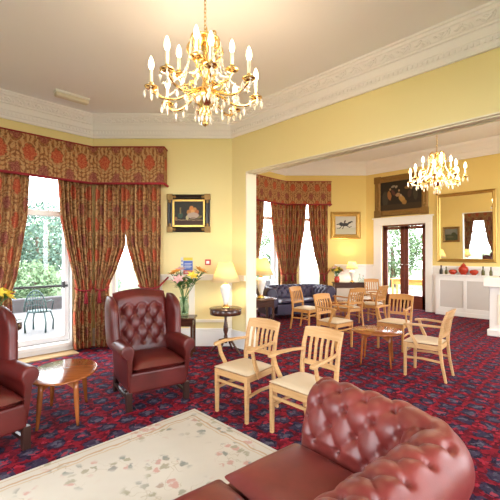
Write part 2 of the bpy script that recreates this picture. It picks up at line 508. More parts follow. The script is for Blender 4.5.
# dividing wall with the wide opening; far face is the second room's colour
HZ, JY = 2.862, 4.12
mb = MB(); mb.box((4.09, 1.31-.5, (HZ+ZC2)/2), (.12, JY+2.5+.0, ZC2-HZ)); mb.box((4.09, (JY+5.0)/2, ZC2/2), (.12, 5.0-JY, ZC2))
mb.v = [v for v in mb.v]; struct(mb.build('wall_divider', 'yellow'))
mb = MB(); mb.box((4.195, .81, (HZ+ZC2)/2), (.09, JY+2.5, ZC2-HZ)); mb.box((4.195, (JY+5.1)/2, ZC2/2), (.09, 5.1-JY, ZC2))
struct(mb.build('wall_divider_far', 'yellow2'))
# white lining of the opening
mb = MB(); mb.box((4.135, JY-.008, HZ/2), (.225, .016, HZ)); mb.box((4.135, .81, HZ-.008), (.225, JY+2.5, .016))
mb.box((4.075, .81, HZ-.020), (.03, JY+2.5, .02)); mb.box((4.20, .81, HZ-.020), (.03, JY+2.5, .02))
struct(mb.build('trim_opening', 'jamb'))
# far room
wall('wall_far_front', FAR[0], FAR[1], 0, ZC2, .2, [(1.2, 4.8, .3, 3.5)], 'yellow2')
wall('wall_right', FAR[1], FAR[2], 0, ZC2, .25, [(3.49+2.5, 4.71+2.5, 0, 2.38)], 'yellow2')
wall('wall_far_bay', FAR[2], FAR[3], 0, ZC2, .25, [(1.20, 2.04, .35, 3.4)], 'yellow2')
wall('wall_far_left', FAR[3], FAR[4], 0, ZC2, .25, [(.35, 1.60, .3, 3.4)], 'yellow2')
wall('wall_far_corner', FAR[4], FAR[5], 0, ZC2, .2, [], 'yellow2')

# ---- cornices
def inset_path(P, closed=True):
    n = len(P); out = []
    for i in range(n):
        a, b, c = Vector(P[i-1]), Vector(P[i]), Vector(P[(i+1) % n])
        d1, d2 = (b-a).normalized(), (c-b).normalized()
        n1, n2 = Vector((-d1.y, d1.x)), Vector((-d2.y, d2.x))
        m = (n1+n2); m = m/(1+n1.dot(n2)); out.append((b, m))
    return out
def cornice(name, P, prof, mat, orn=None):
    mb = MB(); path = inset_path(P); n = len(path); k = len(prof)
    vs = [(p.x+m.x*i, p.y+m.y*i, z) for p, m in path for i, z in prof]
    fs = [(a*k+j, ((a+1) % n)*k+j, ((a+1) % n)*k+j+1, a*k+j+1) for a in range(n) for j in range(k-1)]
    mb.add(vs, fs)
    if orn: orn(mb, path)
    return struct(mb.build(name, mat))
def ornaments(mb, path):
    for e in (1, 2, 3):                      # the walls in view: divider, bay, left
        (a, ma), (b, m2) = path[e], path[(e+1) % len(path)]
        L = (b-a).length; d = (b-a)/L; nrm = Vector((-d.y, d.x)); ang = math.atan2(d.y, d.x)
        s = .25 if e != 1 else 2.9
        k = 0
        while s < L-.25:
            base = Matrix.Translation((a.x+d.x*s+nrm.x*.135, a.y+d.y*s+nrm.y*.135, 3.715)) @ Matrix.Rotation(ang, 4, 'Z') @ Matrix.Rotation(math.radians(42), 4, 'X')
            flip = 1 if k % 2 else -1
            for (x, y, l, w, rot) in ((0, 0, .048, .016, .6*flip), (.045, .014*flip, .034, .013, -.7*flip), (-.045, -.012*flip, .034, .013, 1.2*flip), (.02, -.02*flip, .026, .011, -.2*flip), (.085, -.008*flip, .02, .012, .2)):
                mb.ball((0, 0, 0), (l, w, .016), base @ Matrix.Translation((x, y, 0)) @ Matrix.Rotation(rot, 4, 'Z'), 7, 4)
            s += .19; k += 1
        s = .06                              # bead course below
        while s < L-.06:
            mb.box((a.x+d.x*s+nrm.x*.050, a.y+d.y*s+nrm.y*.050, 3.548), (.026, .022, .034), rz=ang)
            s += .052
cornice('trim_cornice', NEAR, [(0, 3.465), (.03, 3.465), (.034, 3.50), (.046, 3.515), (.046, 3.575), (.060, 3.585), (.075, 3.66), (.098, 3.665), (.10, 3.685), (.115, 3.69), (.165, 3.745), (.185, 3.75), (.195, 3.775), (.215, 3.778), (.22, ZC+.01)], 'plaster', ornaments)
cornice('trim_cornice_back', FAR, [(0, 3.93), (.03, 3.93), (.035, 3.98), (.05, 4.0), (.07, 4.08), (.09, 4.09), (.11, 4.14), (.19, 4.22), (.21, 4.23), (.23, 4.26), (.24, ZC2+.01)], 'plaster')

# ---- skirting, dado panels and rails
def run(mb, a, b, z0, z1, t, s0=0, s1=None):
    a, b = Vector(a), Vector(b); L = (b-a).length; d = (b-a)/L
    if s1 is None: s1 = L
    m = Matrix.Translation((a.x, a.y, 0)) @ Matrix.Rotation(math.atan2(d.y, d.x), 4, 'Z')
    mb.box(((s0+s1)/2, t/2, (z0+z1)/2), (s1-s0, t, z1-z0), m)
bayL = (Vector(NEAR[3])-Vector(NEAR[2])).length
mb = MB(); run(mb, NEAR[2], NEAR[3], 0, .26, .025, 0, 1.24); run(mb, NEAR[2], NEAR[3], .26, .30, .018, 0, 1.24); run(mb, NEAR[2], NEAR[3], 0, .30, .02, 2.06, bayL)
struct(mb.build('baseboard_bay', 'white', bevel=.006))
mb = MB(); run(mb, NEAR[2], NEAR[3], 1.10, 1.18, .03, 0, 1.24); run(mb, NEAR[2], NEAR[3], 1.17, 1.20, .045, 0, 1.24)
run(mb, NEAR[2], NEAR[3], .40, .45, .022, 0, 1.24)
for s in (.0, .62, 1.16): run(mb, NEAR[2], NEAR[3], .30, 1.10, .016, s, s+.10)
struct(mb.build('trim_dado', 'cream', bevel=.006))
mb = MB(); run(mb, NEAR[1], NEAR[2], 0, .28, .025, JY+2.5, 6.955); struct(mb.build('baseboard_divider', 'white'))
mb = MB(); run(mb, NEAR[1], NEAR[2], 1.10, 1.19, .035, JY+2.5, 6.955); struct(mb.build('trim_dado_divider', 'cream'))
mb = MB(); run(mb, NEAR[3], NEAR[4], 0, .28, .025, 1.47); struct(mb.build('baseboard_left', 'white'))
fb = (Vector(FAR[3])-Vector(FAR[2])).length
mb = MB(); run(mb, FAR[2], FAR[3], 0, 1.18, .012, 0, .96); run(mb, FAR[1], FAR[2], 0, 1.18, .012, 4.96+2.5+.01, 7.715); run(mb, FAR[1], FAR[2], 0, 1.18, .012, 0, 3.32+2.5)
struct(mb.build('trim_dado_panel_back', 'white'))
mb = MB(); run(mb, FAR[2], FAR[3], 1.17, 1.24, .035, 0, .96); run(mb, FAR[1], FAR[2], 1.17, 1.24, .035, 4.96+2.5+.01, 7.70); run(mb, FAR[1], FAR[2], 1.17, 1.24, .035, 0, 3.32+2.5)
struct(mb.build('trim_dado_back', 'white', bevel=.008))
mb = MB(); run(mb, FAR[2], FAR[3], 0, .25, .03, 0, .96); run(mb, FAR[3], FAR[4], 0, .25, .03); run(mb, FAR[4], FAR[5], 0, .25, .03)
struct(mb.build('baseboard_far', 'white'))

# ------------------------------------------------------------------ windows and the door
def window(name, c, n, w, z0, z1, bar=None, transom=None):
    """sash window; c = centre (x,y) of the glass, n = direction into the room"""
    r = sroot(name, (c[0], c[1], 0), face(*n))
    mb = MB(); fw = .07; h = z1-z0
    for sx in (-1, 1): mb.box((sx*(w/2-fw/2), 0, (z0+z1)/2), (fw, .10, h))
    mb.box((0, 0, z1-fw/2), (w-.01, .094, fw)); mb.box((0, 0, z0+.05), (w-.01, .094, .10))
    if transom: mb.box((0, -.005, transom), (w-.012, .106, .09))
    mb.build('window_frame', 'upvc', r, .008)
    mb = MB(); mb.box((0, -.02, z0-.03), (w+.02, .30, .06)); mb.build('window_sill', 'upvc', r, .008)
    g = MB(); g.box((0, .01, (z0+z1)/2), (w-.10, .004, h-.12)); g.build('pane', 'pane', r)
    if bar:
        mb = MB(); mb.box((0, -.06, bar), (w-.04, .028, .035)); mb.box((w/2-.09, -.07, bar+.02), (.045, .05, .10)); mb.build('sash_bar', 'dark_bar', r, .004)
        mb = MB(); mb.box((0, -.055, z0+.005), (w-.02, .02, .02)); mb.build('sill_gap_strip', 'dark_bar', r)  # dark strip stands for the dark gap at the sill
    return r
window('window_1', (1.47, 6.22), (0, -1), 1.12, .14, 3.05, bar=1.03, transom=2.17)
tt = Vector((NEAR[2][0], NEAR[2][1])).lerp(Vector(NEAR[3]), 1.65/bayL) + Vector((S2, S2))*.15
window('window_2', tt, (-S2, -S2), .80, .35, 3.0, transom=2.17)
window('window_3', (-1.6, 4.75), (1, 0), 1.20, .20, 3.0, transom=2.1)
window('window_4', (7.49, 7.09), (0, -1), 1.25, .30, 3.4, transom=2.6)
tt = Vector(FAR[2]).lerp(Vector(FAR[3]), 1.62/fb) + Vector((S2, S2))*.14
window('window_5', tt, (-S2, -S2), .82, .35, 3.4, transom=2.6)
window('fill_window_6', (-1.6, 1.2), (1, 0), 2.6, .3, 3.1)  # unseen window, added behind the camera to let in fill daylight
window('fill_window_7', (1.3, -2.6), (0, 1), 3.6, .3, 3.1)  # out of view, added so the near room gets more daylight
window('fill_window_8', (7.24, -2.6), (0, 1), 3.6, .3, 3.5)  # unseen, added as a daylight source for the far room

door = sroot('door_1', (10.2, 4.10, 0), -PI/2)          # local -Y looks to -X, local x = ... along -Y
for sx in (-1, 1):
    mb = MB(); w = .592; x0 = sx*.298
    for q in (-1, 1): mb.box((x0+q*(w/2-.055), .10, 1.18), (.11, .05, 2.34))
    mb.box((x0, .10, .20), (w, .05, .38)); mb.box((x0, .10, 2.29), (w, .05, .08))
    lf = mb.build('door_leaf', 'doorwood', door, .006)
    MB().box((x0, .10, 1.32), (w-.18, .006, 1.88)).build('pane', 'pane', lf)
    mb = MB(); mb.lathe([(.022, 0), (.022, .008), (.009, .010), (.009, .045)], 12, Matrix.Translation((sx*.055, .075, 1.25)) @ Matrix.Rotation(PI/2, 4, 'X'))
    mb.tube([(sx*.055, .033, 1.25), (sx*.16, .033, 1.245)], .010, 8)
    mb.build('door_handle', 'steel', lf)
mb = MB()
for sx in (-1, 1): mb.box((sx*.605, .10, 1.19), (.02, .12, 2.38))
mb.box((0, .10, 2.36), (1.19, .118, .04)); mb.build('door_frame', 'doorwood', door)
mb = MB()
for y0, y1 in ((3.32, 3.49), (4.71, 4.95)): mb.box((10.17, (y0+y1)/2, 1.19), (.06, y1-y0, 2.38))
mb.box((10.17, 4.135, 2.475), (.06, 1.63, .19)); mb.box((10.16, 4.135, 2.585), (.10, 1.70, .035))
struct(mb.build('trim_door_casing', 'white', bevel=.01))

# ------------------------------------------------------------------ outside
struct(MB().box((5, 8, -.30), (90, 90, .1)).build('lawn', 'lawn'))
struct(MB().box((4.0, 9.3, -.20), (22, 5.4, .12)).build('patio', 'patio'))
struct(MB().box((4.0, 12.15, .03), (22, .3, .42)).build('garden_wall', 'stone', bevel=.03))
struct(MB().box((13.2, 3.0, -.06), (5.4, 8, .12)).build('floor_conservatory', 'tile'))
def tree(loc, r, h, mat, label, name='garden_tree'):
    t = thing(name, label, 'tree', loc, 0, 'trees beyond the lawn')
    rnd = random.Random(hash((round(loc[0], 2), round(loc[1], 2))) & 0xffff)
    mb = MB(); mb.tube([(0, 0, 0), (.05, 0, h*.3), (0, .05, h*.6)], [r*.09, r*.07, r*.03], 8); mb.build('trunk', 'bark', t)
    mb = MB()
    for i in range(4200):
        v = Vector((rnd.gauss(0, 1), rnd.gauss(0, 1), rnd.gauss(0, 1))).normalized()
        k = rnd.uniform(.55, 1)*(1+.25*noise.noise(v*2.3+Vector(loc)))
        p = Vector((v.x*r*k, v.y*r*k, h*.58+v.z*h*.44*k))
        a = Vector((rnd.uniform(-1, 1), rnd.uniform(-1, 1), rnd.uniform(-1, 1))).normalized(); b = a.orthogonal().normalized()
        s = r*.050
        mb.add([p-a*s, p+b*s*.6, p+a*s, p-b*s*.6], [(0, 1, 2, 3)])
    mb.build('foliage', mat, t, fixn=False)
    return t
tree((1.6, 17.5, -.2), 1.7, 3.4, 'tree1', 'round mid green tree seen through the left pane, nearest the stone wall')
tree((5.0, 19.5, -.2), 2.0, 4.4, 'tree2', 'blue green tree in the middle of the row beyond the lawn')
tree((-2.8, 22.5, -.2), 2.6, 5.0, 'tree1', 'broad green tree at the left end of the row beyond the lawn')
tree((7.6, 27.0, -.2), 2.2, 4.2, 'tree1', 'green tree beyond the lawn behind the slanted bay window')
tree((12.4, 18.0, -.2), 2.1, 3.9, 'tree2', 'blue green tree outside the far bay window with navy sofa before it')
tree((17.6, 15.6, -.2), 1.8, 3.4, 'tree1', 'small green tree right of the far bay window beyond the lawn')
tree((19.0, 8.2, -.2), 1.8, 3.6, 'tree1', 'pale green tree seen through the glazed double doors')

def bush(loc, r, h, mat, label):
    t = tag(MB_leaves(loc, r, h).build('garden_bush', mat, fixn=False), label, 'bush', 'bushes behind the stone wall'); t.location = loc
    return t
def MB_leaves(loc, r, h):
    rnd = random.Random(int(loc[0]*77)); mb = MB()
    for i in range(2200):
        v = Vector((rnd.gauss(0, 1), rnd.gauss(0, 1), rnd.gauss(0, 1))).normalized(); k = rnd.uniform(.5, 1)*(1+.25*noise.noise(v*2.5+Vector(loc)))
        p = Vector((v.x*r*k, v.y*r*k, max(.02, h*.48+v.z*h*.5*k)))
        a = Vector((rnd.uniform(-1, 1), rnd.uniform(-1, 1), rnd.uniform(-1, 1))).normalized(); b = a.orthogonal().normalized(); s = .06
        mb.add([p-a*s, p+b*s*.6, p+a*s, p-b*s*.6], [(0, 1, 2, 3)])
    return mb
bush((1.0, 13.6, -.2), .75, 1.35, 'tree2', 'blue green bush just behind the stone wall, left of the garden chair')
bush((3.4, 13.8, -.2), .90, 1.6, 'tree1', 'rounded light green bush behind the stone wall, right of the garden chair')
bush((5.6, 13.5, -.2), .70, 1.3, 'tree2', 'blue green bush behind the stone wall, seen past the slanted bay window')
bush((13.4, 13.6, -.2), .9, 1.7, 'tree1', 'light green bush close outside the far bay window')
# teal garden chairs on the patio
def garden_chair(loc, rz, label):
    t = thing('garden_chair', label, 'garden chair', loc, rz, 'teal garden furniture')
    mb = MB(); mb.lathe([(.001, .43), (.22, .43), (.225, .445), (.22, .46), (.001, .46)], 20); mb.build('seat', 'teal', t)
    for sx, sy in ((-1, -1), (1, -1), (-1, 1), (1, 1)):
        MB().tube([(sx*.16, sy*.16, .44), (sx*.21, sy*.21, .22), (sx*.20, sy*.20, .01)], [.018, .014, .020], 8).build('leg', 'teal', t)
    mb = MB()
    pts = [(.22*math.cos(a), .20, .46+.45*math.sin(a)) for a in [PI*i/14 for i in range(15)]]
    mb.tube(pts, .014, 8)
    for k in range(-3, 4):
        x = k*.055; z = .46+.45*math.sqrt(max(0, 1-(x/.22)**2)); mb.tube([(x, .20, .45), (x*.8, .205, lerp(.45, z, .5)), (x, .20, z)], .009, 6)
    for z in (.58, .70, .80):
        w = .22*math.sqrt(1-((z-.46)/.45)**2); mb.tube([(-w, .20, z), (0, .21, z+.02), (w, .20, z)], .009, 6)
    mb.build('backrest', 'teal', t)
    for sx in (-1, 1): MB().tube([(sx*.21, .19, .66), (sx*.24, 0, .68), (sx*.22, -.17, .64), (sx*.19, -.18, .45)], .012, 8).build('armrest', 'teal', t)
    return t
garden_chair((2.28, 8.75, -.14), PI*.80, 'teal cast metal garden chair with latticed back on the patio')
t = thing('garden_table', 'small round teal metal table left of the garden chair', 'garden table', (1.55, 9.2, -.14))
MB().lathe([(.001, .68), (.32, .68), (.33, .695), (.32, .71), (.001, .71)], 24).build('tabletop', 'teal', t)
MB().tube([(0, 0, .0), (0, 0, .69)], [.04, .03], 10).build('pedestal', 'teal', t)
for k in range(3):
    a = 2*PI*k/3; MB().tube([(0, 0, .16), (.14*math.cos(a), .14*math.sin(a), .12), (.26*math.cos(a), .26*math.sin(a), .012)], [.02, .018, .014], 8).build('foot', 'teal', t)
# behind the glazed doors
t = thing('wooden_sideboard', 'orange wooden side table behind the glazed doors', 'table', (12.3, 4.2, 0), PI/2)
MB().box((0, 0, .70), (2.2, .45, .04)).build('tabletop', 'beech2', t, .006)
for sx in (-1, 1):
    for sy in (-1, 1): MB().box((sx*1.02, sy*.18, .34), (.06, .06, .68)).build('leg', 'beech2', t)
MB().box((0, 0, .60), (2.0, .38, .14)).build('apron', 'beech2', t)
def potted(loc, label, h=.4, pot='water_clay', name='potted_plant'):
    t = thing(name, label, 'plant', loc)
    MB().lathe([(.05, 0), (.075, .12), (.08, .13), (.07, .13), (.06, .10), (.001, .10)], 16).build('pot', pot, t)
    mb = MB(); rnd = random.Random(int(loc[1]*100))
    for i in range(16):
        a = rnd.uniform(0, 2*PI); l = rnd.uniform(.5, 1)*h; s = rnd.uniform(.1, .45)
        d = Vector((math.cos(a)*s, math.sin(a)*s, 1)).normalized(); sd = d.cross(Vector((0, 0, 1))).normalized()*.018
        o = Vector((0, 0, .10))
        mb.add([o-sd*.3, o+sd*.3, o+d*l*.5+sd, o+d*l*.5-sd, o+d*l], [(0, 1, 2, 3), (3, 2, 4)])
    mb.build('foliage', 'leaf', t, fixn=False); return t
potted((12.3, 3.72, .72), 'spiky potted plant on the side table, seen through the right door leaf', .42)
potted((12.3, 4.05, .72), 'small potted plant on the side table nearest the door meeting stiles', .28)
potted((12.25, 4.95, .72), 'potted plant on the side table, seen through the left door leaf', .34)

# ------------------------------------------------------------------ curtains and pelmets
def frame2(o, d, n):
    o, d, n = Vector(o), Vector(d), Vector(n)
    return lambda s, off: o + d*s + n*off
LEFTW = frame2((0, 6.10), (1, 0), (0, -1))
BAYW = frame2(Vector((S2, S2))*6.0, (S2, -S2), (-S2, -S2))
FLEFT = frame2((0, 6.95), (1, 0), (0, -1))
FBAYW = frame2(Vector((S2, S2))*10.9, (S2, -S2), (-S2, -S2))
BACKW = frame2((-1.5, 0), (0, 1), (1, 0))
def curtain(fr, keys, ztop, label, tie=None, tassel=True, group='bay window curtains', folds=9, base=.13):
    s_mid = (keys[0][1]+keys[0][2])/2
    o2 = fr(s_mid, base)
    t = thing('curtain', label, 'curtain', (o2.x, o2.y, 0), 0, group)
    wtop = abs(keys[0][2]-keys[0][1])*1.6
    rs = random.Random(int(s_mid*1000)); ph = [rs.uniform(-.6, .6) for _ in range(4)]
    def width_amp(w): return min(.055, .022+.012/max(.25, w))
    def fn(u, v):
        z = lerp(ztop, .025, v)
        a, b = keyed(keys, z)
        uu = u + .012*math.sin(9*u+ph[0]+v*2)*(1 if 0 < u < 1 else 0)
        s = lerp(a, b, uu)
        am = width_amp(abs(b-a))*.80
        ang = folds*2*PI*u + ph[1]*math.sin(v*4)
        off = base + am*math.sin(ang) + am*.35*math.sin(ang*.5+ph[2])
        p = fr(s, off)
        return (p.x-o2.x, p.y-o2.y, z)
    mb = MB(); mb.grid(fn, folds*10+1, 46, None, lambda u, v: (u*wtop, lerp(ztop, 0, v)))
    mb.build('drape', 'damask', t, solid=.006, fixn=False)
    if tie:
        z, hook = tie                       # rope from the waist to a hook on the wall
        a, b = keyed(keys, z)
        pts = []
        for i in range(13):
            k = i/12; ang = PI*k
            p = fr(lerp(a, b, .5) - (b-a)*.56*math.cos(ang), base + .075*math.sin(ang)); pts.append((p.x-o2.x, p.y-o2.y, z - .05*math.sin(ang)))
        hp = fr(hook, .03); hz = z+.12
        end = pts[0] if abs(a-hook) < abs(b-hook) else pts[-1]
        ropes = pts + ([(hp.x-o2.x, hp.y-o2.y, hz)] if end is pts[-1] else [])
        if end is pts[0]: ropes = [(hp.x-o2.x, hp.y-o2.y, hz)] + pts
        MB().tube(ropes, .013, 8).build('tieback', 'rope', t)
        if tassel:
            q = pts[6]; n2 = fr(0, 1) - fr(0, 0)
            m = Matrix.Translation((q[0]+n2.x*.025, q[1]+n2.y*.025, q[2]))
            MB().lathe([(.006, .01), (.010, -.03), (.022, -.05), (.026, -.07), (.018, -.085), (.024, -.10), (.034, -.20), (.001, -.20)], 12, m).build('tassel', 'rope', t)
    return t
curtain(LEFTW, [(2.75, .60, 1.43), (2.08, .60, 1.40), (1.6, .62, 1.33), (1.2, .64, 1.27), (.98, .66, 1.20), (.6, .66, 1.22), (0, .66, 1.22)], 2.75,
        'patterned curtain at the left edge of the photo, drawn left of the tall window', (1.0, .60), False)
curtain(LEFTW, [(2.75, 1.80, 2.32), (2.1, 1.84, 2.32), (1.65, 1.92, 2.32), (1.25, 2.01, 2.32), (1.0, 2.07, 2.31), (.6, 2.03, 2.31), (0, 2.05, 2.31)], 2.75,
        'patterned curtain drawn right of the tall window, red tassel on its tieback', (1.0, 2.33), True)
curtain(BAYW, [(2.75, -2.52, -2.03), (1.68, -2.52, -2.03), (1.3, -2.52, -2.17), (1.0, -2.52, -2.32), (.6, -2.52, -2.30), (0, -2.52, -2.30)], 2.75,
        'patterned curtain left of the narrow triangular gap behind the wing chair', (1.0, -2.50), True, folds=7)
curtain(BAYW, [(2.75, -2.03, -1.46), (1.9, -2.03, -1.46), (1.68, -2.015, -1.46), (1.3, -1.90, -1.47), (1.0, -1.79, -1.48), (.6, -1.78, -1.48), (0, -1.80, -1.48)], 2.75,
        'patterned curtain right of the triangular gap, beside the fruit painting', (1.03, -1.36), False, folds=8)
curtain(FLEFT, [(3.1, 6.7, 7.40), (2.3, 6.66, 7.34), (1.5, 6.6, 7.15), (1.0, 6.6, 6.98), (0, 6.6, 6.98)], 3.1,
        'patterned curtain beside the white opening jamb, behind the second lamp', None, False, 'far bay curtains', 8)
curtain(FLEFT, [(3.1, 7.63, 8.34), (2.3, 7.72, 8.34), (1.5, 7.92, 8.34), (1.0, 8.10, 8.34), (0, 8.08, 8.34)], 3.1,
        'left one of the two curtains meeting at the far bay corner behind the navy sofa', (1.0, 8.38), True, 'far bay curtains', 8)
curtain(FBAYW, [(3.1, 1.10, 1.70), (2.3, 1.10, 1.64), (1.5, 1.10, 1.50), (1.0, 1.12, 1.40), (0, 1.12, 1.42)], 3.1,
        'right one of the two curtains meeting at the far bay corner behind the navy sofa', (1.0, 1.06), True, 'far bay curtains', 7)
curtain(FBAYW, [(3.1, 1.74, 2.33), (2.3, 1.78, 2.33), (1.5, 1.93, 2.33), (1.0, 2.08, 2.33), (0, 2.08, 2.33)], 3.1,
        'patterned curtain at the right end of the far bay, beside the horse picture', (1.0, 2.44), True, 'far bay curtains', 7)
curtain(BACKW, [(2.75, 3.95, 4.6), (1.6, 3.95, 4.42), (1.0, 3.95, 4.2), (0, 3.95, 4.2)], 2.75,
        'curtain at the left of the window seen in the gilt mirror', None, False, 'curtains seen in the mirror', 7)
curtain(BACKW, [(2.75, 5.0, 5.55), (1.6, 5.15, 5.55), (1.0, 5.32, 5.55), (0, 5.32, 5.55)], 2.75,
        'curtain at the right of the window seen in the gilt mirror', None, False, 'curtains seen in the mirror', 7)
def pelmet(pts, z0, z1, label, th=.03):
    t = thing('pelmet', label, 'pelmet', (pts[0][0], pts[0][1], 0), 0, 'patterned window pelmets')
    o = Vector(pts[0]); P = [Vector(p)-o for p in pts]
    mb = MB(); rim = MB(); u = 0
    for a, b in zip(P, P[1:]):
        L = (b-a).length; d = (b-a)/L; n = Vector((-d.y, d.x))
        q0, q1 = a, b
        vs = [(q0.x, q0.y, z0), (q1.x, q1.y, z0), (q1.x, q1.y, z1), (q0.x, q0.y, z1)]
        vs += [(x+n.x*th, y+n.y*th, z) for x, y, z in vs]
        fs = [(0, 1, 2, 3), (5, 4, 7, 6), (0, 4, 5, 1), (3, 2, 6, 7), (0, 3, 7, 4), (1, 5, 6, 2)]
        uv = [(u, z0), (u+L, z0), (u+L, z1), (u, z1)]*2
        mb.add(vs, fs, None, False, uv); u += L
        for zz in (z0, ):
            rim.tube([(a.x-n.x*.008, a.y-n.y*.008, zz), (b.x-n.x*.008, b.y-n.y*.008, zz)], .020, 8)
        rim.tube([(a.x-n.x*.004, a.y-n.y*.004, z1), (b.x-n.x*.004, b.y-n.y*.004, z1)], .010, 8)
    mb.build('valance', 'damask', t, fixn=True); rim.build('braid', 'rope', t)
    return t
e = BAYW(-1.385, .22); e2 = BAYW(-1.385, .0)
pelmet([(.55, 6.10), (.55, 5.88), (2.294, 5.88), tuple(e), tuple(e2)], 2.67, 3.26, 'long red and gold patterned pelmet over the near bay windows')
e = FBAYW(2.40, .30); e2 = FBAYW(2.40, .0)
pelmet([(6.5, 6.95), (6.5, 6.73), (8.26, 6.73), tuple(e), tuple(e2)], 3.01, 3.69, 'red and gold patterned pelmet over the far bay, left of the horse picture')
pelmet([(-1.5, 5.7), (-1.28, 5.7), (-1.28, 3.8), (-1.5, 3.8)], 2.67, 3.26, 'patterned pelmet over the window seen in the gilt mirror')

# ------------------------------------------------------------------ floor coverings
tag(MB().box((0, 0, .006), (2.60, 1.32, .012)).build('rug', 'rug', bevel=.004), 'cream rug with floral sprays in front of the wing chairs', 'rug').location = (.81, 2.22, 0)
tag(MB().box((0, 0, .008), (1.5, .30, .016)).build('door_mat', 'mat', bevel=.004), 'brown mat strip on the carpet below the tall window', 'mat').location = (1.30, 5.92, 0)

# ------------------------------------------------------------------ upholstery
def tuft(u, v, du, dv, soft=False):
    """diamond buttoned bulge 0..1; buttons at a,b integers"""
    a, b = u/du+v/dv, u/du-v/dv
    h = abs(math.sin(PI*a)*math.sin(PI*b))**.5
    fa, fb = a-round(a), b-round(b)
    dip = math.exp(-(fa*fa+fb*fb)/.035)
    return (h*.85 - .75*dip) if not soft else (h*.45 - 1.0*math.exp(-(fa*fa+fb*fb)/.016))
def chesterfield(name, L, label, cat, mat, ncush, loc, rz, D=.96):
    t = thing(name, label, cat, loc, rz)
    hw = L/2-.325; yf, yb = -D/2+.02, D/2-.325
    # profile (outward t, z) of arm and back
    prof = [(.0, .36), (.0, .41), (.003, .43), (.007, .45), (.011, .47), (.015, .485), (.020, .50), (.024, .515), (.029, .53), (.034, .545), (.040, .56), (.045, .575), (.050, .59)]
    cx, cz, r = .19, .610, .135
    for i in range(0, 43):
        a = PI - (PI+1.0)*i/42; prof.append((cx+r*math.cos(a), cz+r*math.sin(a)))
    prof += [(.27, .45), (.27, .35), (.27, .22), (.27, .12)]
    # cumulative length
    cum = [0]
    for p, q in zip(prof, prof[1:]): cum.append(cum[-1]+math.dist(p, q))
    TUFT0, TUFT1 = cum[2], cum[36]
    du, dv = .168, .215
    rad = .045
    # path: arm right (+x) front -> back -> arm left
    path = []
    def arc(cx_, cy_, a0, a1, n):
        for i in range(1, n): 
            a = lerp(a0, a1, i/n); path.append((cx_+rad*math.cos(a), cy_+rad*math.sin(a), math.cos(a), math.sin(a)))
    st = .011
    n1 = int((yb-rad-yf)/st); n2 = int((2*hw-2*rad)/st)
    for i in range(n1+1): path.append((hw, lerp(yf, yb-rad, i/n1), 1, 0))
    arc(hw-rad, yb-rad, 0, PI/2, 14); c1 = len(path)-7
    for i in range(n2+1): path.append((lerp(hw-rad, -hw+rad, i/n2), yb, 0, 1))
    arc(-hw+rad, yb-rad, PI/2, PI, 14); c2 = len(path)-7
    for i in range(n1+1): path.append((-hw, lerp(yb-rad, yf, i/n1), -1, 0))
    # running length measured at the middle of the roll
    run_ = [0]
    for p, q in zip(path, path[1:]):
        P0 = (p[0]+p[2]*.10, p[1]+p[3]*.10); Q0 = (q[0]+q[2]*.10, q[1]+q[3]*.10); run_.append(run_[-1]+math.dist(P0, Q0))
    def pt(i, j, k=0):
        x, y, nx, ny = path[i]; tt_, z = prof[j]
        a = prof[max(0, j-1)]; b = prof[min(len(prof)-1, j+1)]
        tx, tz = b[0]-a[0], b[1]-a[1]; l = math.hypot(tx, tz) or 1
        nt, nz = -tz/l, tx/l                       # normal in profile plane pointing to seat / up
        w = smooth((cum[j]-TUFT0)/.05)*smooth((TUFT1-cum[j])/.06)
        endw = smooth(run_[i]/.06)*smooth((run_[-1]-run_[i])/.06)
        h = .046*tuft(run_[i]-.02, cum[j]-TUFT0-.03, du, dv, True)*w*endw
        # round off the ends of the arms
        e = min(run_[i], run_[-1]-run_[i]); 
        sh = -.03*(1-min(1, e/.04))**2
        h += sh + .010*w*(1-endw)
        return Vector((x+nx*(tt_+nt*h), y+ny*(tt_+nt*h), z+nz*h))
    J = len(prof)
    def piece(nm, i0, i1, caps):
        mb = MB(); vs = [pt(i, j) for i in range(i0, i1+1) for j in range(J)]
        fs = [(a*J+j, (a+1)*J+j, (a+1)*J+j+1, a*J+j+1) for a in range(i1-i0) for j in range(J-1)]
        mb.add(vs, fs, None, True)
        for c in caps:
            ring = [pt(c, j) for j in range(J)]
            y = ring[0].y
            cen = Vector((sum(p.x for p in ring)/J, y-.012, .45))
            s = MB(); mb.add(ring+[cen], [(j, j+1, J) for j in range(J-1)]+[(J-1, 0, J)], None, False)
        return mb.build(nm, mat, t)
    piece('armrest', 0, c1, [0]); piece('backrest', c1, c2, []); piece('armrest', c2, len(path)-1, [len(path)-1])
    # buttons
    nb = 0; mbb = MB().ball((0, 0, 0), (.010, .010, .007), None, 8, 5)
    b0 = mbb.build('button', mat, t); used = False
    A = int(run_[-1]/du)+2
    for a in range(-A, 2*A+4):
        for b in range(-A, 2*A+4):
            u = (a+b)*du/2+.02; v = (a-b)*dv/2+TUFT0+.03
            if u < .05 or u > run_[-1]-.05 or v < TUFT0+.02 or v > TUFT1-.06: continue
            i = min(range(len(run_)), key=lambda k: abs(run_[k]-u)); j = min(range(J), key=lambda k: abs(cum[k]-v))
            if nb >= 98: break
            o = b0 if not used else b0.copy()
            if used: COL.objects.link(o); o.parent = t
            used = True; o.location = pt(i, j); nb += 1
    # seat, base, feet
    cw = (2*hw-.01)/ncush
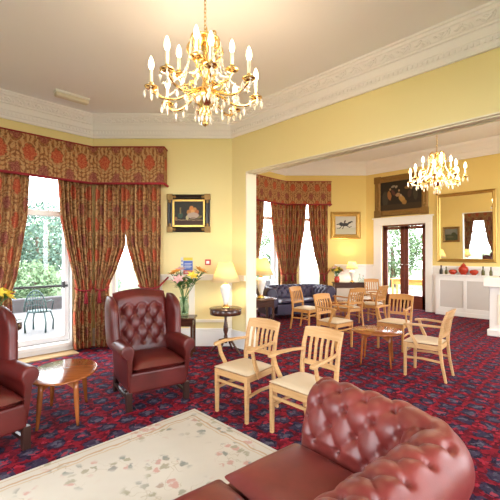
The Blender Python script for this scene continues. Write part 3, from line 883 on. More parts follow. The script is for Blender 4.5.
    for k in range(ncush):
        mb = MB(); x0 = -hw+.005+cw*(k+.5); w2, d2 = cw/2-.004, (yb-yf)/2
        yc = (yf+yb)/2-.012
        def cf(u, v, w2=w2, d2=d2):
            return (0, 0, 0)
        n = 15
        def top(u, v, sgn):
            x = (u-.5)*2; y = (v-.5)*2
            dome = (1-abs(x)**3.2)*(1-abs(y)**3.2)
            edge = .022
            q = 1-.5*edge/ w2*0
            zz = .405 + sgn*(.045*max(0, dome)**.45)+ (sgn > 0)*.012*dome
            return (x0+x*w2*(1-.018*(1-dome)**4), yc+y*d2*(1-.018*(1-dome)**4), zz)
        mb.grid(lambda u, v: top(u, v, 1), n, n); mb.grid(lambda u, v: top(u, v, -1), n, n, flip=True)
        mb.build('seat_cushion', mat, t, sub=1, fixn=True)
    mb = MB(); mb.box((0, (yf+yb)/2+.02, .24), (2*hw+.10, yb-yf+.06, .24)); mb.build('seat_base', mat, t, .015, 3)
    for sx in (-1, 1):
        for sy in (-1, 1):
            MB().lathe([(.022, 0), (.030, .01), (.042, .05), (.038, .09), (.028, .125)], 14, Matrix.Translation((sx*(hw+.16), -D/2+.10 if sy < 0 else D/2-.10, 0))).build('foot', 'ebony', t)
    return t
chesterfield('chesterfield_sofa', 2.30, 'large oxblood leather buttoned sofa with rolled arms in the foreground', 'sofa', 'leather', 3, (.85, .94, 0), PI-.105)
chesterfield('chesterfield_sofa', 1.90, 'dark navy leather buttoned sofa in front of the far bay windows', 'sofa', 'navy', 2, (7.15, 5.60, 0), face(-.40, -.92))

def wing_chair(loc, rz, label):
    t = thing('wing_chair', label, 'armchair', loc, rz, 'red leather wing chairs')
    mt = 'wing'
    # seat base with front rail
    mb = MB(); mb.box((0, -.02, .265), (.60, .64, .20)); mb.build('seat_base', mt, t, .02, 3)
    # cushion
    mb = MB(); n = 15
    def top(u, v, s):
        x = (u-.5)*2; y = (v-.5)*2; dome = (1-abs(x)**3.4)*(1-abs(y)**3.4)
        return (x*.272, -.105+y*.282, .412+s*.062*max(0, dome)**.36+(s > 0)*.018*dome)
    mb.grid(lambda u, v: top(u, v, 1), n, n); mb.grid(lambda u, v: top(u, v, -1), n, n, flip=True)
    mb.build('seat_cushion', mt, t, sub=1)
    # back: buttoned front, plain rear, camel top
    def topz(x): return 1.085 + .045*(1-(x/.30)**2)
    du, dv = .15, .235
    def back(u, v):
        x = lerp(-.30, .30, u); z = lerp(.36, topz(x), v)
        y0 = .165 + .155*(v**1.15)
        w = smooth((z-.50)/.06)*smooth((.99-z)/.05)*smooth((.265-abs(x))/.05)
        h = .036*tuft(x, z-.53, du, dv)*w + .024*(1-w)*smooth((.30-abs(x))/.04)
        rnd = smooth((topz(x)-z)/.09)
        y = y0 - h*rnd + .05*(1-rnd)
        return (x, y, z)
    mb = MB(); mb.grid(back, 61, 71)
    def rear(u, v):
        x = lerp(-.30, .30, u); z = lerp(.20, topz(x), v)
        return (x, .30+.075*v - .02*smooth((v-.92)/.08), z)
    mb.grid(rear, 13, 15, flip=True)
    # close the rim
    rim = [(back(i/60, 1), rear(i/60, 1)) for i in range(61)]
    vs = [p for ab in rim for p in ab]; mb.add(vs, [(2*i, 2*i+1, 2*i+3, 2*i+2) for i in range(60)], None, True)
    for uu in (0, 1):
        rim = [(back(uu, i/30), rear(uu, i/30)) for i in range(31)]
        vs = [p for ab in rim for p in ab]; mb.add(vs, [(2*i, 2*i+1, 2*i+3, 2*i+2) for i in range(30)], None, True)
    mb.build('backrest', mt, t)
    b0 = MB().ball((0, 0, 0), (.012, .008, .012), None, 8, 5).build('button', mt, t); used = False
    for a in range(-6, 8):
        for b in range(-6, 8):
            x = (a+b)*du/2; z = .53+(a-b)*dv/2
            if abs(x) > .24 or z < .52 or z > .97: continue
            v = (z-.36)/(topz(x)-.36); p = back((x+.30)/.60, v)
            o = b0 if not used else b0.copy()
            if used: COL.objects.link(o); o.parent = t
            used = True; o.location = p
    for sx in (-1, 1):
        # wing: outline in (y, z), swelling thickness
        out = []
        for z, yf_ in ((.52, -.06), (.60, -.055), (.70, -.035), (.80, -.03), (.90, -.035), (.98, -.01), (1.04, .05), (1.08, .14), (1.09, .24), (1.085, .33)): out.append((yf_, z))
        rows = []
        N = len(out)
        def wing(u, v):
            k = u*(N-1); i = min(N-2, int(k)); f = k-i
            yf_, z = lerp(out[i][0], out[i+1][0], f), lerp(out[i][1], out[i+1][1], f)
            return yf_, z
        mb = MB()
        sec = 12
        zz = [(.50, -.04), (.58, -.04), (.68, -.02), (.78, .0), (.88, .0), (.95, .02), (1.00, .06), (1.04, .13), (1.065, .21)]
        vs, fs = [], []
        for z, yf_ in zz:
            yb_ = .375; th = .056 if z < .98 else .056*max(.5, (1.10-z)/.12)
            for k in range(sec):
                a = 2*PI*k/sec
                # rounded rectangle section
                ca, sa = math.cos(a), math.sin(a)
                ex = math.copysign(abs(ca)**.55, ca); ey = math.copysign(abs(sa)**.7, sa)
                bulge = .018*smooth((z-.5)/.3)
                vs.append((sx*(.328+bulge) + ex*th, lerp(yf_, yb_, .5+.5*ey), z))
        for i in range(len(zz)-1):
            for k in range(sec):
                k2 = (k+1) % sec; fs.append((i*sec+k, i*sec+k2, (i+1)*sec+k2, (i+1)*sec+k))
        fs.append(tuple(range(sec-1, -1, -1))); fs.append(tuple((len(zz)-1)*sec+k for k in range(sec)))
        mb.add(vs, fs, None, True); mb.build('wing', mt, t, sub=1)
        # arm: side panel + rolled top, swept front to back
        prof = [(-.035, .18), (-.035, .40), (-.035, .50), (-.052, .53), (-.064, .58), (-.045, .632), (.01, .655), (.062, .635), (.084, .582), (.066, .528), (.024, .508), (.018, .50), (.012, .40), (.005, .18)]
        ys = [-.372, -.368, -.36, -.34, -.20, 0, .15, .30]
        vs, fs = [], []
        for q, y in enumerate(ys):
            sc_ = (.72, .86, .97)[q] if q < 3 else 1
            lift = -.012*smooth((y+.1)/.4)
            for (x, z) in prof:
                vs.append((sx*(.308+.01+(x-.01)*(1 if z < .5 else sc_)), y + (.05*(.5-z)/.3 if z < .5 and y < -.25 else 0), (.585+(z-.585)*sc_ if z > .5 else z)+lift))
        n = len(prof)
        for i in range(len(ys)-1):
            for k in range(n):
                k2 = (k+1) % n; fs.append((i*n+k, i*n+k2, (i+1)*n+k2, (i+1)*n+k))
        fs.append(tuple(range(n-1, -1, -1))); fs.append(tuple((len(ys)-1)*n+k for k in range(n)))
        mb = MB(); mb.add(vs, fs, None, True); mb.build('armrest', mt, t, sub=1)
        MB().box((sx*.298, -.318, .09), (.055, .055, .18)).build('leg', 'ebony', t, .004)
        MB().tube([(sx*.27, .28, .20), (sx*.28, .315, .0)], [.036, .028], 4, smooth=False).build('leg', 'ebony', t)
        MB().box((sx*.285, -.01, .085), (.024, .60, .028)).build('stretcher', 'ebony', t)
    MB().box((0, .0, .085), (.55, .024, .028)).build('stretcher', 'ebony', t)
    return t
wing_chair((1.99, 3.55, 0), face(-.20, -.98), 'red leather wing chair between the oval table and the flower vase')
wing_chair((.40, 3.50, 0), face(.17, -.985), 'red leather wing chair cut off by the left edge of the photo')

# ------------------------------------------------------------------ wooden chairs
def wood_chair(label, mat, arms=True, group='slatted wooden chairs'):
    t = thing('wooden_armchair' if arms else 'wooden_side_chair', label, 'chair', (0, 0, 0), 0, group)
    # seat cushion
    mb = MB(); n = 13
    def top(u, v, s):
        x = (u-.5)*2; y = (v-.5)*2; dome = (1-abs(x)**4)*(1-abs(y)**4)
        w = lerp(.225, .190, v)
        return (x*w, -.015+y*.205, .437+s*.020*max(0, dome)**.4+(s > 0)*.012*dome)
    mb.grid(lambda u, v: top(u, v, 1), n, n); mb.grid(lambda u, v: top(u, v, -1), n, n, flip=True)
    mb.build('seat', 'cushion', t, sub=1)
    mb = MB()
    mb.box((0, -.198, .392), (.38, .022, .06)); mb.box((0, .185, .392), (.33, .022, .06))
    for sx in (-1, 1):
        mb.prism([(sx*.205, -.2), (sx*.183, -.2), (sx*.163, .19), (sx*.185, .19)], 'z', .362, .422)
    mb.build('seat_frame', mat, t, .003, 1)
    for sx in (-1, 1):
        mb = MB(); mb.prism([(sx*.215, -.215), (sx*.178, -.215), (sx*.178, -.178), (sx*.215, -.178)], 'z', .0, .424)
        mb.v = [Vector((v.x if v.z > .1 else (sx*.197+(v.x-sx*.197)*.78), v.y if v.z > .1 else -.197+(v.y+.197)*.78, v.z)) for v in mb.v]
        mb.build('leg', mat, t, .004, 2)
        # back leg running up into the back post
        pts = [(.265, 0), (.225, .20), (.200, .40), (.205, .52), (.235, .70), (.285, .845)]
        wd = [.026, .032, .038, .038, .034, .028]
        vs, fs = [], []
        for (y, z), w in zip(pts, wd):
            for a, b in ((-.5, -.5), (.5, -.5), (.5, .5), (-.5, .5)): vs.append((sx*(.180+.006*(z > .5)) + a*.030, y+b*w, z))
        for i in range(len(pts)-1):
            for k in range(4):
                k2 = (k+1) % 4; fs.append((i*4+k, i*4+k2, i*4+4+k2, i*4+4+k))
        fs += [(3, 2, 1, 0), tuple(len(vs)-4+k for k in range(4))]
        MB().add(vs, fs).build('leg', mat, t, .004, 2)
    def yb(z): 
        return lerp(.205, .235, (z-.52)/.18) if z < .70 else lerp(.235, .285, (z-.70)/.145)
    # top rail, gently bowed and arched
    def rail(z0, z1, th, nm, bow=.02, arch=.0):
        vs, fs = [], []; N = 9
        for i in range(N):
            x = lerp(-.200, .200, i/(N-1)) if arch else lerp(-.170, .170, i/(N-1)); f = 1-(x/.20)**2
            zt = z1+arch*f
            for zz, s in ((z0, -1), (z0, 1), (zt, 1), (zt, -1)): vs.append((x, yb(zz)+bow*f+s*th/2, zz))
        for i in range(N-1):
            for k in range(4):
                k2 = (k+1) % 4; fs.append((i*4+k, i*4+k2, i*4+4+k2, i*4+4+k))
        fs += [(3, 2, 1, 0), tuple(len(vs)-4+k for k in range(4))]
        MB().add(vs, fs).build(nm, mat, t, .004, 2)
    rail(.765, .845, .026, 'top_rail', .018, .014); rail(.520, .562, .022, 'lower_rail', .014)
    for k in range(5):
        x = lerp(-.118, .118, k/4); f = 1-(x/.20)**2
        pts = [(x, yb(z)+.016*f, z) for z in (.55, .62, .70, .78)]
        MB().tube(pts, [.014]*4, 4, None, False, (1.25, .62)).build('slat', mat, t)
    for sx in (-1, 1):
        MB().tube([(sx*.196, -.19, .235), (sx*.192, .0, .25), (sx*.182, .215, .235)], .014, 4, None, False, (.8, 1.2)).build('stretcher', mat, t)
    MB().tube([(-.19, -.197, .31), (.19, -.197, .31)], .014, 4, None, False, (.8, 1.2)).build('stretcher', mat, t)
    if not arms:
        MB().tube([(sx_*.19*math.cos(0), 0, .24) for sx_ in (-1, 1)], .013, 6).build('stretcher', mat, t)
    if arms:
        for sx in (-1, 1):
            vs, fs = [], []
            pts = [(.225, .655, .170, .026), (.08, .660, .205, .032), (-.08, .662, .222, .042), (-.17, .655, .224, .052), (-.205, .648, .222, .040)]
            for y, z, x, w in pts:
                for a, b in ((-.5, -.5), (.5, -.5), (.5, .5), (-.5, .5)): vs.append((sx*x+a*w, y, z+b*.026))
            for i in range(len(pts)-1):
                for k in range(4):
                    k2 = (k+1) % 4; fs.append((i*4+k, i*4+k2, i*4+4+k2, i*4+4+k))
            fs += [(3, 2, 1, 0), tuple(len(vs)-4+k for k in range(4))]
            MB().add(vs, fs).build('armrest', mat, t, .006, 2)
            q = [(sx*.205, -.045, .375), (sx*.212, -.075, .45), (sx*.220, -.125, .55), (sx*.222, -.150, .645)]
            MB().tube(q, [.020, .021, .020, .018], 4, None, False, (.75, 1.2)).build('arm_support', mat, t)
    return t
ca = wood_chair('pale beech armchair with cream seat nearest the wing chair', 'beech')
ca.location = (2.45, 2.51, 0); ca.rotation_euler.z = face(-1, -.05)
dup(ca, (2.50, 1.84, 0), face(-1, .02), 'pale beech armchair with cream seat beside the arm of the foreground sofa')
cd = wood_chair('golden armchair right of the round coffee table, turned side on', 'beech')
cd.location = (4.81, 1.64, 0); cd.rotation_euler.z = face(-.06, 1)
ce = wood_chair('warm lit beech armchair behind the round coffee table, facing the camera', 'beech2')
ce.location = (5.84, 2.48, 0); ce.rotation_euler.z = face(-1, -.03)
dup(ce, (5.20, 3.22, 0), face(-.12, -1), 'warm lit beech armchair left of the round coffee table, seat towards the table')
dup(ce, (6.76, 3.86, 0), face(.30, .95), 'warm lit beech armchair with its back turned, just left of the newspaper table')
dup(ce, (7.58, 3.74, 0), face(.05, 1), 'warm lit beech armchair at the newspaper table, its back nearest the double doors')
dup(ce, (9.30, 4.52, 0), face(-.75, -.66), 'warm lit beech armchair furthest away, against the casing of the double doors')
cs = wood_chair('warm lit beech armless chair in front of the navy sofa, white seat', 'beech2', False, 'slatted wooden chairs')
cs.location = (6.03, 4.40, 0); cs.rotation_euler.z = face(.05, -1)

# ------------------------------------------------------------------ tables
def small_table(label, loc, rz, rx, ry, h, legs, group, name='coffee_table', legr=.02):
    t = thing(name, label, 'table', loc, rz, group)
    sc_ = Matrix.Diagonal((rx, ry, 1, 1))
    MB().lathe([(.001, h-.022), (.95, h-.022), (.985, h-.018), (1.0, h-.011), (.985, h-.003), (.96, h), (.001, h)], 48, sc_).build('tabletop', 'mahog', t)
    P = [Vector(p) for p in legs]
    mb = MB()
    for a, b in zip(P, P[1:]+P[:1]):
        d = (b-a); L = d.length; d.normalize(); N = 9
        nrm = Vector((-d.y, d.x))*.010
        up, lo = [], []
        for i in range(N):
            f = i/(N-1); q = a+d*(L*f); arch = .085*abs(2*f-1)**2.2
            up.append((q, h-.022)); lo.append((q, h-.045-arch))
        vs = []
        for (q, z), (q2, z2) in zip(up, lo):
            for s in (-1, 1): vs += [(q.x+s*nrm.x, q.y+s*nrm.y, z), (q.x+s*nrm.x, q.y+s*nrm.y, z2)]
        fs = []
        for i in range(N-1):
            o, p = i*4, i*4+4
            fs += [(o, o+1, p+1, p), (o+2, p+2, p+3, o+3), (o+1, o+3, p+3, p+1), (o, p, p+2, o+2)]
        fs += [(0, 2, 3, 1), (N*4-4, N*4-3, N*4-1, N*4-2)]
        mb.add(vs, fs)
    mb.build('apron', 'mahog', t)
    for p in P:
        o = p*1.16
        MB().tube([(p.x, p.y, h-.022), (p.x*1.02, p.y*1.02, h*.72), (lerp(p.x, o.x, .35), lerp(p.y, o.y, .35), h*.5), (o.x*.97, o.y*.97, h*.12), (o.x, o.y, .0)],
                  [legr*1.1, legr*1.1, legr*1.15, legr*.75, legr*.65], 10).build('leg', 'mahog', t)
    return t
small_table('oval honey coloured coffee table between the two wing chairs', (1.16, 3.66, 0), math.radians(62), .40, .295, .43,
            [(.23, .14), (-.23, .14), (-.23, -.14), (.23, -.14)], None)
LEGR = .0145
ct = small_table('round honey coloured coffee table amid the beech armchairs', (4.84, 2.31, 0), math.radians(20), .345, .345, .465,
                 [(.17, .17), (-.17, .17), (-.17, -.17), (.17, -.17)], 'round coffee tables', legr=.016)
dup(ct, (8.22, 4.20, 0), .3, 'round coffee table carrying newspapers, near the double doors')
dup(ct, (7.18, 4.43, 0), .8, 'round coffee table without papers, between navy sofa and newspaper table')
for k, (dx, dy, r, lab) in enumerate(((-.15, -.07, .1, 'folded newspaper on the left half of the far coffee table'), (.15, .07, .1, 'folded newspaper on the right half of the far coffee table'))):
    o = MB().box((0, 0, .006), (.22, .16, .012)).build('newspaper', 'paper'); o.location = (8.22+dx, 4.20+dy, .466); o.rotation_euler.z = r
    tag(o, lab, 'newspaper', 'newspapers on the far table')

def pedestal(label, loc, group):
    t = thing('pedestal_table', label, 'side table', loc, .4, group)
    MB().lathe([(.001, .688), (.248, .688), (.254, .695), (.248, .705), (.001, .705)], 40).build('tabletop', 'darkwood', t)
    MB().lathe([(.001, .608), (.238, .608), (.243, .615), (.243, .681), (.238, .688), (.001, .688)], 40).build('drum', 'darkwood', t)
    MB().lathe([(.03, .608), (.018, .54), (.022, .50), (.036, .42), (.040, .36), (.022, .30), (.030, .27), (.030, .18), (.02, .165)], 18).build('column', 'darkwood', t)
    for k in range(4):
        a = PI/2*k
        MB().tube([(.02*math.cos(a), .02*math.sin(a), .22), (.10*math.cos(a), .10*math.sin(a), .20), (.18*math.cos(a), .18*math.sin(a), .09), (.235*math.cos(a), .235*math.sin(a), .018), (.26*math.cos(a), .26*math.sin(a), .014)],
                  [.020, .020, .017, .014, .013], 8).build('foot', 'darkwood', t)
    return t
pedestal('dark round pedestal table carrying the lamp on the near side of the jamb', (3.65, 4.18, 0), 'dark side tables')
t = thing('side_table', 'dark side table carrying the lamp just beyond the white jamb', 'side table', (5.03, 4.73, 0), -.35, 'dark side tables')
MB().lathe([(.001, .67), (.30, .67), (.305, .68), (.30, .69), (.001, .69)], 36).build('tabletop', 'darkwood', t)
MB().box((0, 0, .60), (.42, .30, .14)).build('drawer_box', 'darkwood', t, .005)
for sx in (-1, 1):
    for sy in (-1, 1): MB().tube([(sx*.19, sy*.13, .60), (sx*.20, sy*.14, .0)], [.026, .018], 4, smooth=False).build('leg', 'darkwood', t)

def table_lamp(label, loc, group, k=1.0, w=None, shade_r=(.105, .222, .29)):
    t = thing('table_lamp', label, 'lamp', loc, 0, group)
    r1, r2, hs = [q*k for q in shade_r]
    MB().lathe([(.065*k, 0), (.068*k, .012*k), (.060*k, .03*k), (.035*k, .04*k), (.030*k, .055*k)], 24).build('base', 'brass', t)
    MB().lathe([(.028*k, .05*k), (.036*k, .10*k), (.066*k, .21*k), (.086*k, .285*k), (.080*k, .33*k), (.045*k, .36*k), (.030*k, .37*k)], 24).build('body', 'ceramic', t)
    MB().lathe([(.032*k, .365*k), (.036*k, .38*k), (.018*k, .395*k), (.012*k, .48*k), (.001, .48*k)], 16).build('collar', 'brass', t)
    z0 = .405*k
    MB().lathe([(r2, z0), (lerp(r2, r1, .5)*.97, z0+hs*.5), (r1, z0+hs)], 36).build('lamp_shade', 'shadecloth', t, solid=.003, fixn=False)
    t.children[-1].modifiers
    # the shade is open at both ends
    sh = t.children[-1]
    b = bmesh.new(); b.from_mesh(sh.data); bmesh.ops.delete(b, geom=[f for f in b.faces if len(f.verts) > 4], context='FACES'); b.to_mesh(sh.data); b.free()
    MB().ball((0, 0, z0+hs*.42), .028*k, None, 12, 8).build('bulb', 'bulb', t)
    l = bpy.data.lights.new('lamp_light', 'POINT'); l.energy = LAMP_W if w is None else w; l.color = (1, .74, .42); l.shadow_soft_size = .05*k
    o = bpy.data.objects.new('lamp_light', l); COL.objects.link(o); o.parent = t; o.location = (0, 0, z0+hs*.62)
    return t
table_lamp('lit white urn lamp with cream shade on the round pedestal table', (3.65, 4.18, .705), 'cream shaded table lamps')
table_lamp('lit white urn lamp with cream shade just behind the white jamb', (5.03, 4.73, .69), 'cream shaded table lamps', 1.10)

# ------------------------------------------------------------------ flowers
def flower_vase(label, loc, name, blooms, seed, h=.45, vase='vaseglass', vh=.28, vr=.07, spread=.30, leaves=5):
    t = thing(name, label, 'flowers', loc)
    MB().lathe([(vr*.75, 0), (vr*.85, .02), (vr, vh*.5), (vr*.70, vh*.85), (vr*.9, vh), (vr*.84, vh), (vr*.64, vh*.85), (vr*.92, vh*.5), (vr*.7, .03), (.001, .03)], 20).build('vase', vase, t)
    rnd = random.Random(seed)
    for i, mt in enumerate(blooms):
        a = 2*PI*i/len(blooms)+rnd.uniform(-.3, .3); s = spread*rnd.uniform(.35, 1); hh = vh+h*rnd.uniform(.55, 1)
        tip = Vector((math.cos(a)*s, math.sin(a)*s, hh))
        mid = Vector((math.cos(a)*s*.35, math.sin(a)*s*.35, vh+h*.25))
        mb = MB(); mb.tube([(-math.cos(a)*vr*.3, -math.sin(a)*vr*.3, .05), (math.cos(a)*vr*.3, math.sin(a)*vr*.3, vh*.95), mid, tip], .005, 6)
        for q in range(leaves):
            f = rnd.uniform(.1, .95); p = mid.lerp(tip, f); b = rnd.uniform(0, 2*PI)
            d = Vector((math.cos(b), math.sin(b), rnd.uniform(-.1, .7))).normalized(); sd = d.cross(Vector((0, 0, 1))).normalized()*.022
            l = rnd.uniform(.10, .19)
            mb.add([p-sd*.2, p+sd*.2, p+d*l*.5+sd+Vector((0, 0, .012)), p+d*l*.5-sd+Vector((0, 0, .012)), p+d*l], [(0, 1, 2, 3), (3, 2, 4)])
        st = mb.build('stem', 'leaf', t, fixn=False)
        mb = MB()
        out = (tip-mid).normalized(); u = out.orthogonal().normalized(); w = out.cross(u)
        for q in range(6):
            b = 2*PI*q/6; d = (u*math.cos(b)+w*math.sin(b)); sd = out.cross(d)*.017
            p = tip
            mb.add([p, p+d*.045+sd*1.5+out*.03, p+d*.10+out*.035, p+d*.045-sd*1.5+out*.03], [(0, 1, 2, 3)])
        mb.ball(tip+out*.015, .012, None, 8, 5)
        mb.build('blossom', mt, st, fixn=False)
    return t
t = thing('side_table', 'small dark wooden table under the flower vase behind the wing chair', 'side table', (3.17, 4.60, 0), -PI/4, 'dark side tables')
MB().box((0, 0, .565), (.36, .34, .03)).build('tabletop', 'darkwood', t, .006)
MB().box((0, 0, .50), (.30, .28, .10)).build('apron', 'darkwood', t)
for sx in (-1, 1):
    for sy in (-1, 1): MB().box((sx*.14, sy*.13, .275), (.035, .035, .55)).build('leg', 'darkwood', t)
flower_vase('glass vase of orange and pink lilies behind the right wing chair', (3.17, 4.60, .58), 'flower_vase',
            ['petal_o', 'petal_o', 'petal_p', 'petal_o', 'petal_o', 'petal_p', 'petal_y', 'petal_o'], 17, .40, vh=.30, vr=.08, spread=.34, leaves=18)
pedestal('dark round pedestal table behind the cut off wing chair, under yellow flowers', (.92, 5.22, 0), 'dark side tables')
flower_vase('vase of yellow flowers at the left edge of the photo', (.92, 5.22, .705), 'flower_vase', ['petal_y']*8, 11, .16, 'ceramic', .20, .06, .13, 4)

# console in the far corner
t = thing('console_table', 'dark wooden console table under the horse picture', 'table', (9.42, 5.36, 0), -PI/4, 'dark side tables')
MB().box((0, 0, .715), (.92, .34, .03)).build('tabletop', 'darkwood', t, .006)
MB().box((0, 0, .635), (.86, .29, .13)).build('apron', 'darkwood', t)
for sx in (-1, 1):
    for sy in (-1, 1): MB().tube([(sx*.40, sy*.12, .70), (sx*.41, sy*.13, .0)], [.032, .022], 4, smooth=False).build('leg', 'darkwood', t)
def along(s, d=0): return (9.42+S2*s-S2*d, 5.36-S2*s-S2*d)
x, y = along(.10); table_lamp('small lit lamp with a cream shade on the far console table', (x, y, .73), 'cream shaded table lamps', .95, 26, (.11, .19, .22))
x, y = along(-.34); flower_vase('red pot of yellow flowers at the left end of the console table', (x, y, .73), 'flower_vase', ['petal_y', 'petal_o', 'petal_y', 'petal_y', 'petal_p', 'petal_y', 'petal_y', 'petal_y', 'petal_o'], 3, .24, 'redglaze', .17, .085, .15, 12)
for s, sc_, lab in ((.31, 1.0, 'glass decanter just right of the small lamp on the console'), (.415, .85, 'glass decanter at the right end of the console table')):
    x, y = along(s, .03); o = thing('decanter', lab, 'decanter', (x, y, .73), 0, 'decanters on the console')
    MB().lathe([(.045*sc_, 0), (.055*sc_, .02), (.05*sc_, .10*sc_), (.02*sc_, .16*sc_), (.018*sc_, .20*sc_), (.026*sc_, .21*sc_)], 16).build('bottle', 'vaseglass', o)
    MB().ball((0, 0, .235*sc_), .024*sc_, None, 10, 6).build('stopper', 'crystal', o)

# ------------------------------------------------------------------ pictures, mirror, notices
def picture(label, c, z, n, w, h, fw, mat, art, corner=None, cat='picture', inner=None, name='framed_picture', group=None):
    """c=(x,y) on the wall, n = direction into the room"""
    t = thing(name, label, cat, (c[0], c[1], z), face(*n), group)
    mb = MB(); N = 5
    prof = [(0, .004), (0, .030), (.2, .045), (.45, .030), (.75, .040), (1.0, .018), (1.0, .004)]   # (0 outer .. 1 inner, depth)
    vs, fs = [], []
    for sx, sz in ((-1, -1), (1, -1), (1, 1), (-1, 1)):
        for f, d in prof: vs.append((sx*(w/2-fw*f), -d, sz*(h/2-fw*f)))
    k = len(prof)
    for a in range(4):
        b = (a+1) % 4
        for j in range(k-1): fs.append((a*k+j, b*k+j, b*k+j+1, a*k+j+1))
    mb.add(vs, fs); fr_ = mb.build('frame', mat, t)
    if corner:
        for sx in (-1, 1):
            for sz in (-1, 1):
                m = MB(); m.box((sx*(w/2-fw*.5), -.028, sz*(h/2-fw*.5)), (fw*1.15, .05, fw*1.15))
                for q in (1, 2):
                    m.ball((sx*(w/2-fw*.5-q*fw*.45), -.040, sz*(h/2-fw*.5)), (fw*.35, .014, fw*.30)); m.ball((sx*(w/2-fw*.5), -.040, sz*(h/2-fw*.5-q*fw*.45)), (fw*.30, .014, fw*.35))
                m.build('corner_ornament', corner, fr_, .006)
    iw, ih = w/2-fw, h/2-fw
    if inner:
        m = MB(); q = .03
        for sx in (-1, 1): m.box((sx*(iw-q/2), -.020, 0), (q, .022, 2*ih)); m.box((0, -.020, sx*(ih-q/2)), (2*iw, .022, q))
        m.build('slip', inner, t)
    m = MB(); m.add([(-iw, -.014, -ih), (iw, -.014, -ih), (iw, -.014, ih), (-iw, -.014, ih)], [(0, 1, 2, 3)], None, False, [(0, 0), (1, 0), (1, 1), (0, 1)])
    m.build('mirror_glass' if cat == 'mirror' else 'canvas', art, t, fixn=False)
    m = MB(); m.box((0, -.004, 0), (w-.02, .008, h-.02)); m.build('backing', 'black', t)
    return t
fruit = canvas('still_life_paint', (.030, .026, .020), [
    ('b', .5, .14, .6, .10, 0, (.05, .022, .012)), ('b', .5, .255, .6, .012, 0, (.30, .20, .10)),
    ('e', .24, .42, .085, .10, 0, (.04, .075, .05)), ('b', .24, .60, .022, .12, 0, (.20, .13, .05)), ('e', .10, .31, .05, .06, 0, (.28, .13, .05)),
    ('e', .45, .34, .045, .09, 0, (.45, .38, .20)), ('e', .50, .55, .065, .09, 0, (.42, .18, .05)), ('e', .68, .63, .065, .09, 0, (.48, .22, .06)),
    ('e', .58, .68, .07, .10, 0, (.55, .20, .05)), ('e', .75, .55, .06, .09, 0, (.40, .12, .04)), ('e', .62, .56, .065, .09, 0, (.60, .30, .10)),
    ('e', .63, .42, .19, .12, 0, (.42, .31, .24)), ('e', .63, .33, .08, .035, 0, (.26, .18, .13)), ('e', .84, .36, .09, .04, .6, (.16, .13, .05))])
c = BAYW(-1.02, 0); picture('fruit bowl still life in a black and gold frame between curtain and lamp', c, 2.215, (-S2, -S2), .71, .625, .085, 'black', fruit, 'oldgold', inner='gold')
horse = canvas('horse_print', (.50, .46, .38), [
    ('b', .5, .18, .6, .18, 0, (.42, .40, .30)), ('b', .5, .36, .6, .01, 0, (.36, .34, .28)),
    ('e', .46, .54, .20, .10, .05, (.02, .017, .016)), ('e', .28, .57, .10, .11, 0, (.02, .017, .016)), ('e', .68, .64, .12, .055, .55, (.02, .017, .016)), ('e', .80, .70, .065, .035, -.3, (.02, .017, .016)),
    ('b', .63, .42, .10, .018, -.5, (.02, .017, .016)), ('b', .74, .42, .06, .015, .35, (.02, .017, .016)), ('b', .26, .40, .11, .020, .8, (.02, .017, .016)), ('b', .16, .34, .08, .015, .15, (.02, .017, .016)), ('b', .38, .38, .09, .018, 1.2, (.02, .017, .016)), ('e', .13, .56, .09, .03, .3, (.025, .02, .018)),
    ('e', .46, .70, .045, .10, -.3, (.10, .06, .05))], var=.12, noise_sc=5)
c = FBAYW(2.90, 0); picture('gilt framed picture of a dark galloping horse beside the far curtain', c, 2.42, (-S2, -S2), .90, .82, .14, 'gold', horse)
group_art = canvas('dark_figure_painting', (.022, .017, .013), [
    ('e', .86, .55, .06, .28, 0, (.055, .042, .028)), ('e', .12, .40, .08, .30, 0, (.05, .04, .03)), ('b', .5, .10, .6, .10, 0, (.045, .028, .016)),
    ('e', .23, .52, .05, .17, .1, (.30, .13, .045)), ('e', .25, .73, .024, .04, 0, (.36, .22, .12)), ('e', .32, .82, .06, .035, .5, (.26, .22, .16)), ('e', .40, .80, .035, .05, -.4, (.34, .26, .18)), ('e', .33, .60, .04, .12, .3, (.10, .035, .03)),
    ('e', .44, .52, .055, .07, -.4, (.34, .21, .11)), ('e', .47, .66, .024, .04, 0, (.36, .24, .14)), ('e', .54, .36, .07, .15, .35, (.40, .23, .07)), ('e', .60, .24, .06, .08, 0, (.30, .16, .05)), ('e', .52, .48, .025, .05, .2, (.42, .32, .20)),
    ('e', .68, .74, .08, .06, .2, (.24, .14, .045)), ('e', .76, .70, .03, .05, 0, (.30, .20, .10)), ('e', .72, .52, .05, .14, -.1, (.06, .03, .025))])
picture('large dark painting of figures in a carved gilt frame above the double doors', (10.2, 4.175), 3.22, (-1, 0), 1.50, 1.16, .17, 'oldgold', group_art, 'oldgold')
land = canvas('small_landscape', (.05, .06, .03), [('b', .5, .75, .6, .25, 0, (.16, .17, .15)), ('e', .3, .5, .2, .2, 0, (.04, .05, .02)), ('e', .6, .3, .3, .1, 0, (.10, .10, .05))])
picture('small dark landscape on the dividing wall, seen in the gilt mirror', (4.24, 4.52), 2.02, (1, 0), .62, .62, .08, 'oldgold', land)
wm = picture('large gilt framed wall mirror above the white cabinet', (10.165, 2.54), 2.22, (-1, 0), 1.32, 1.76, .085, 'gold', 'mirror', cat='mirror', name='wall_mirror'); wm.rotation_euler.x = math.radians(1.6)

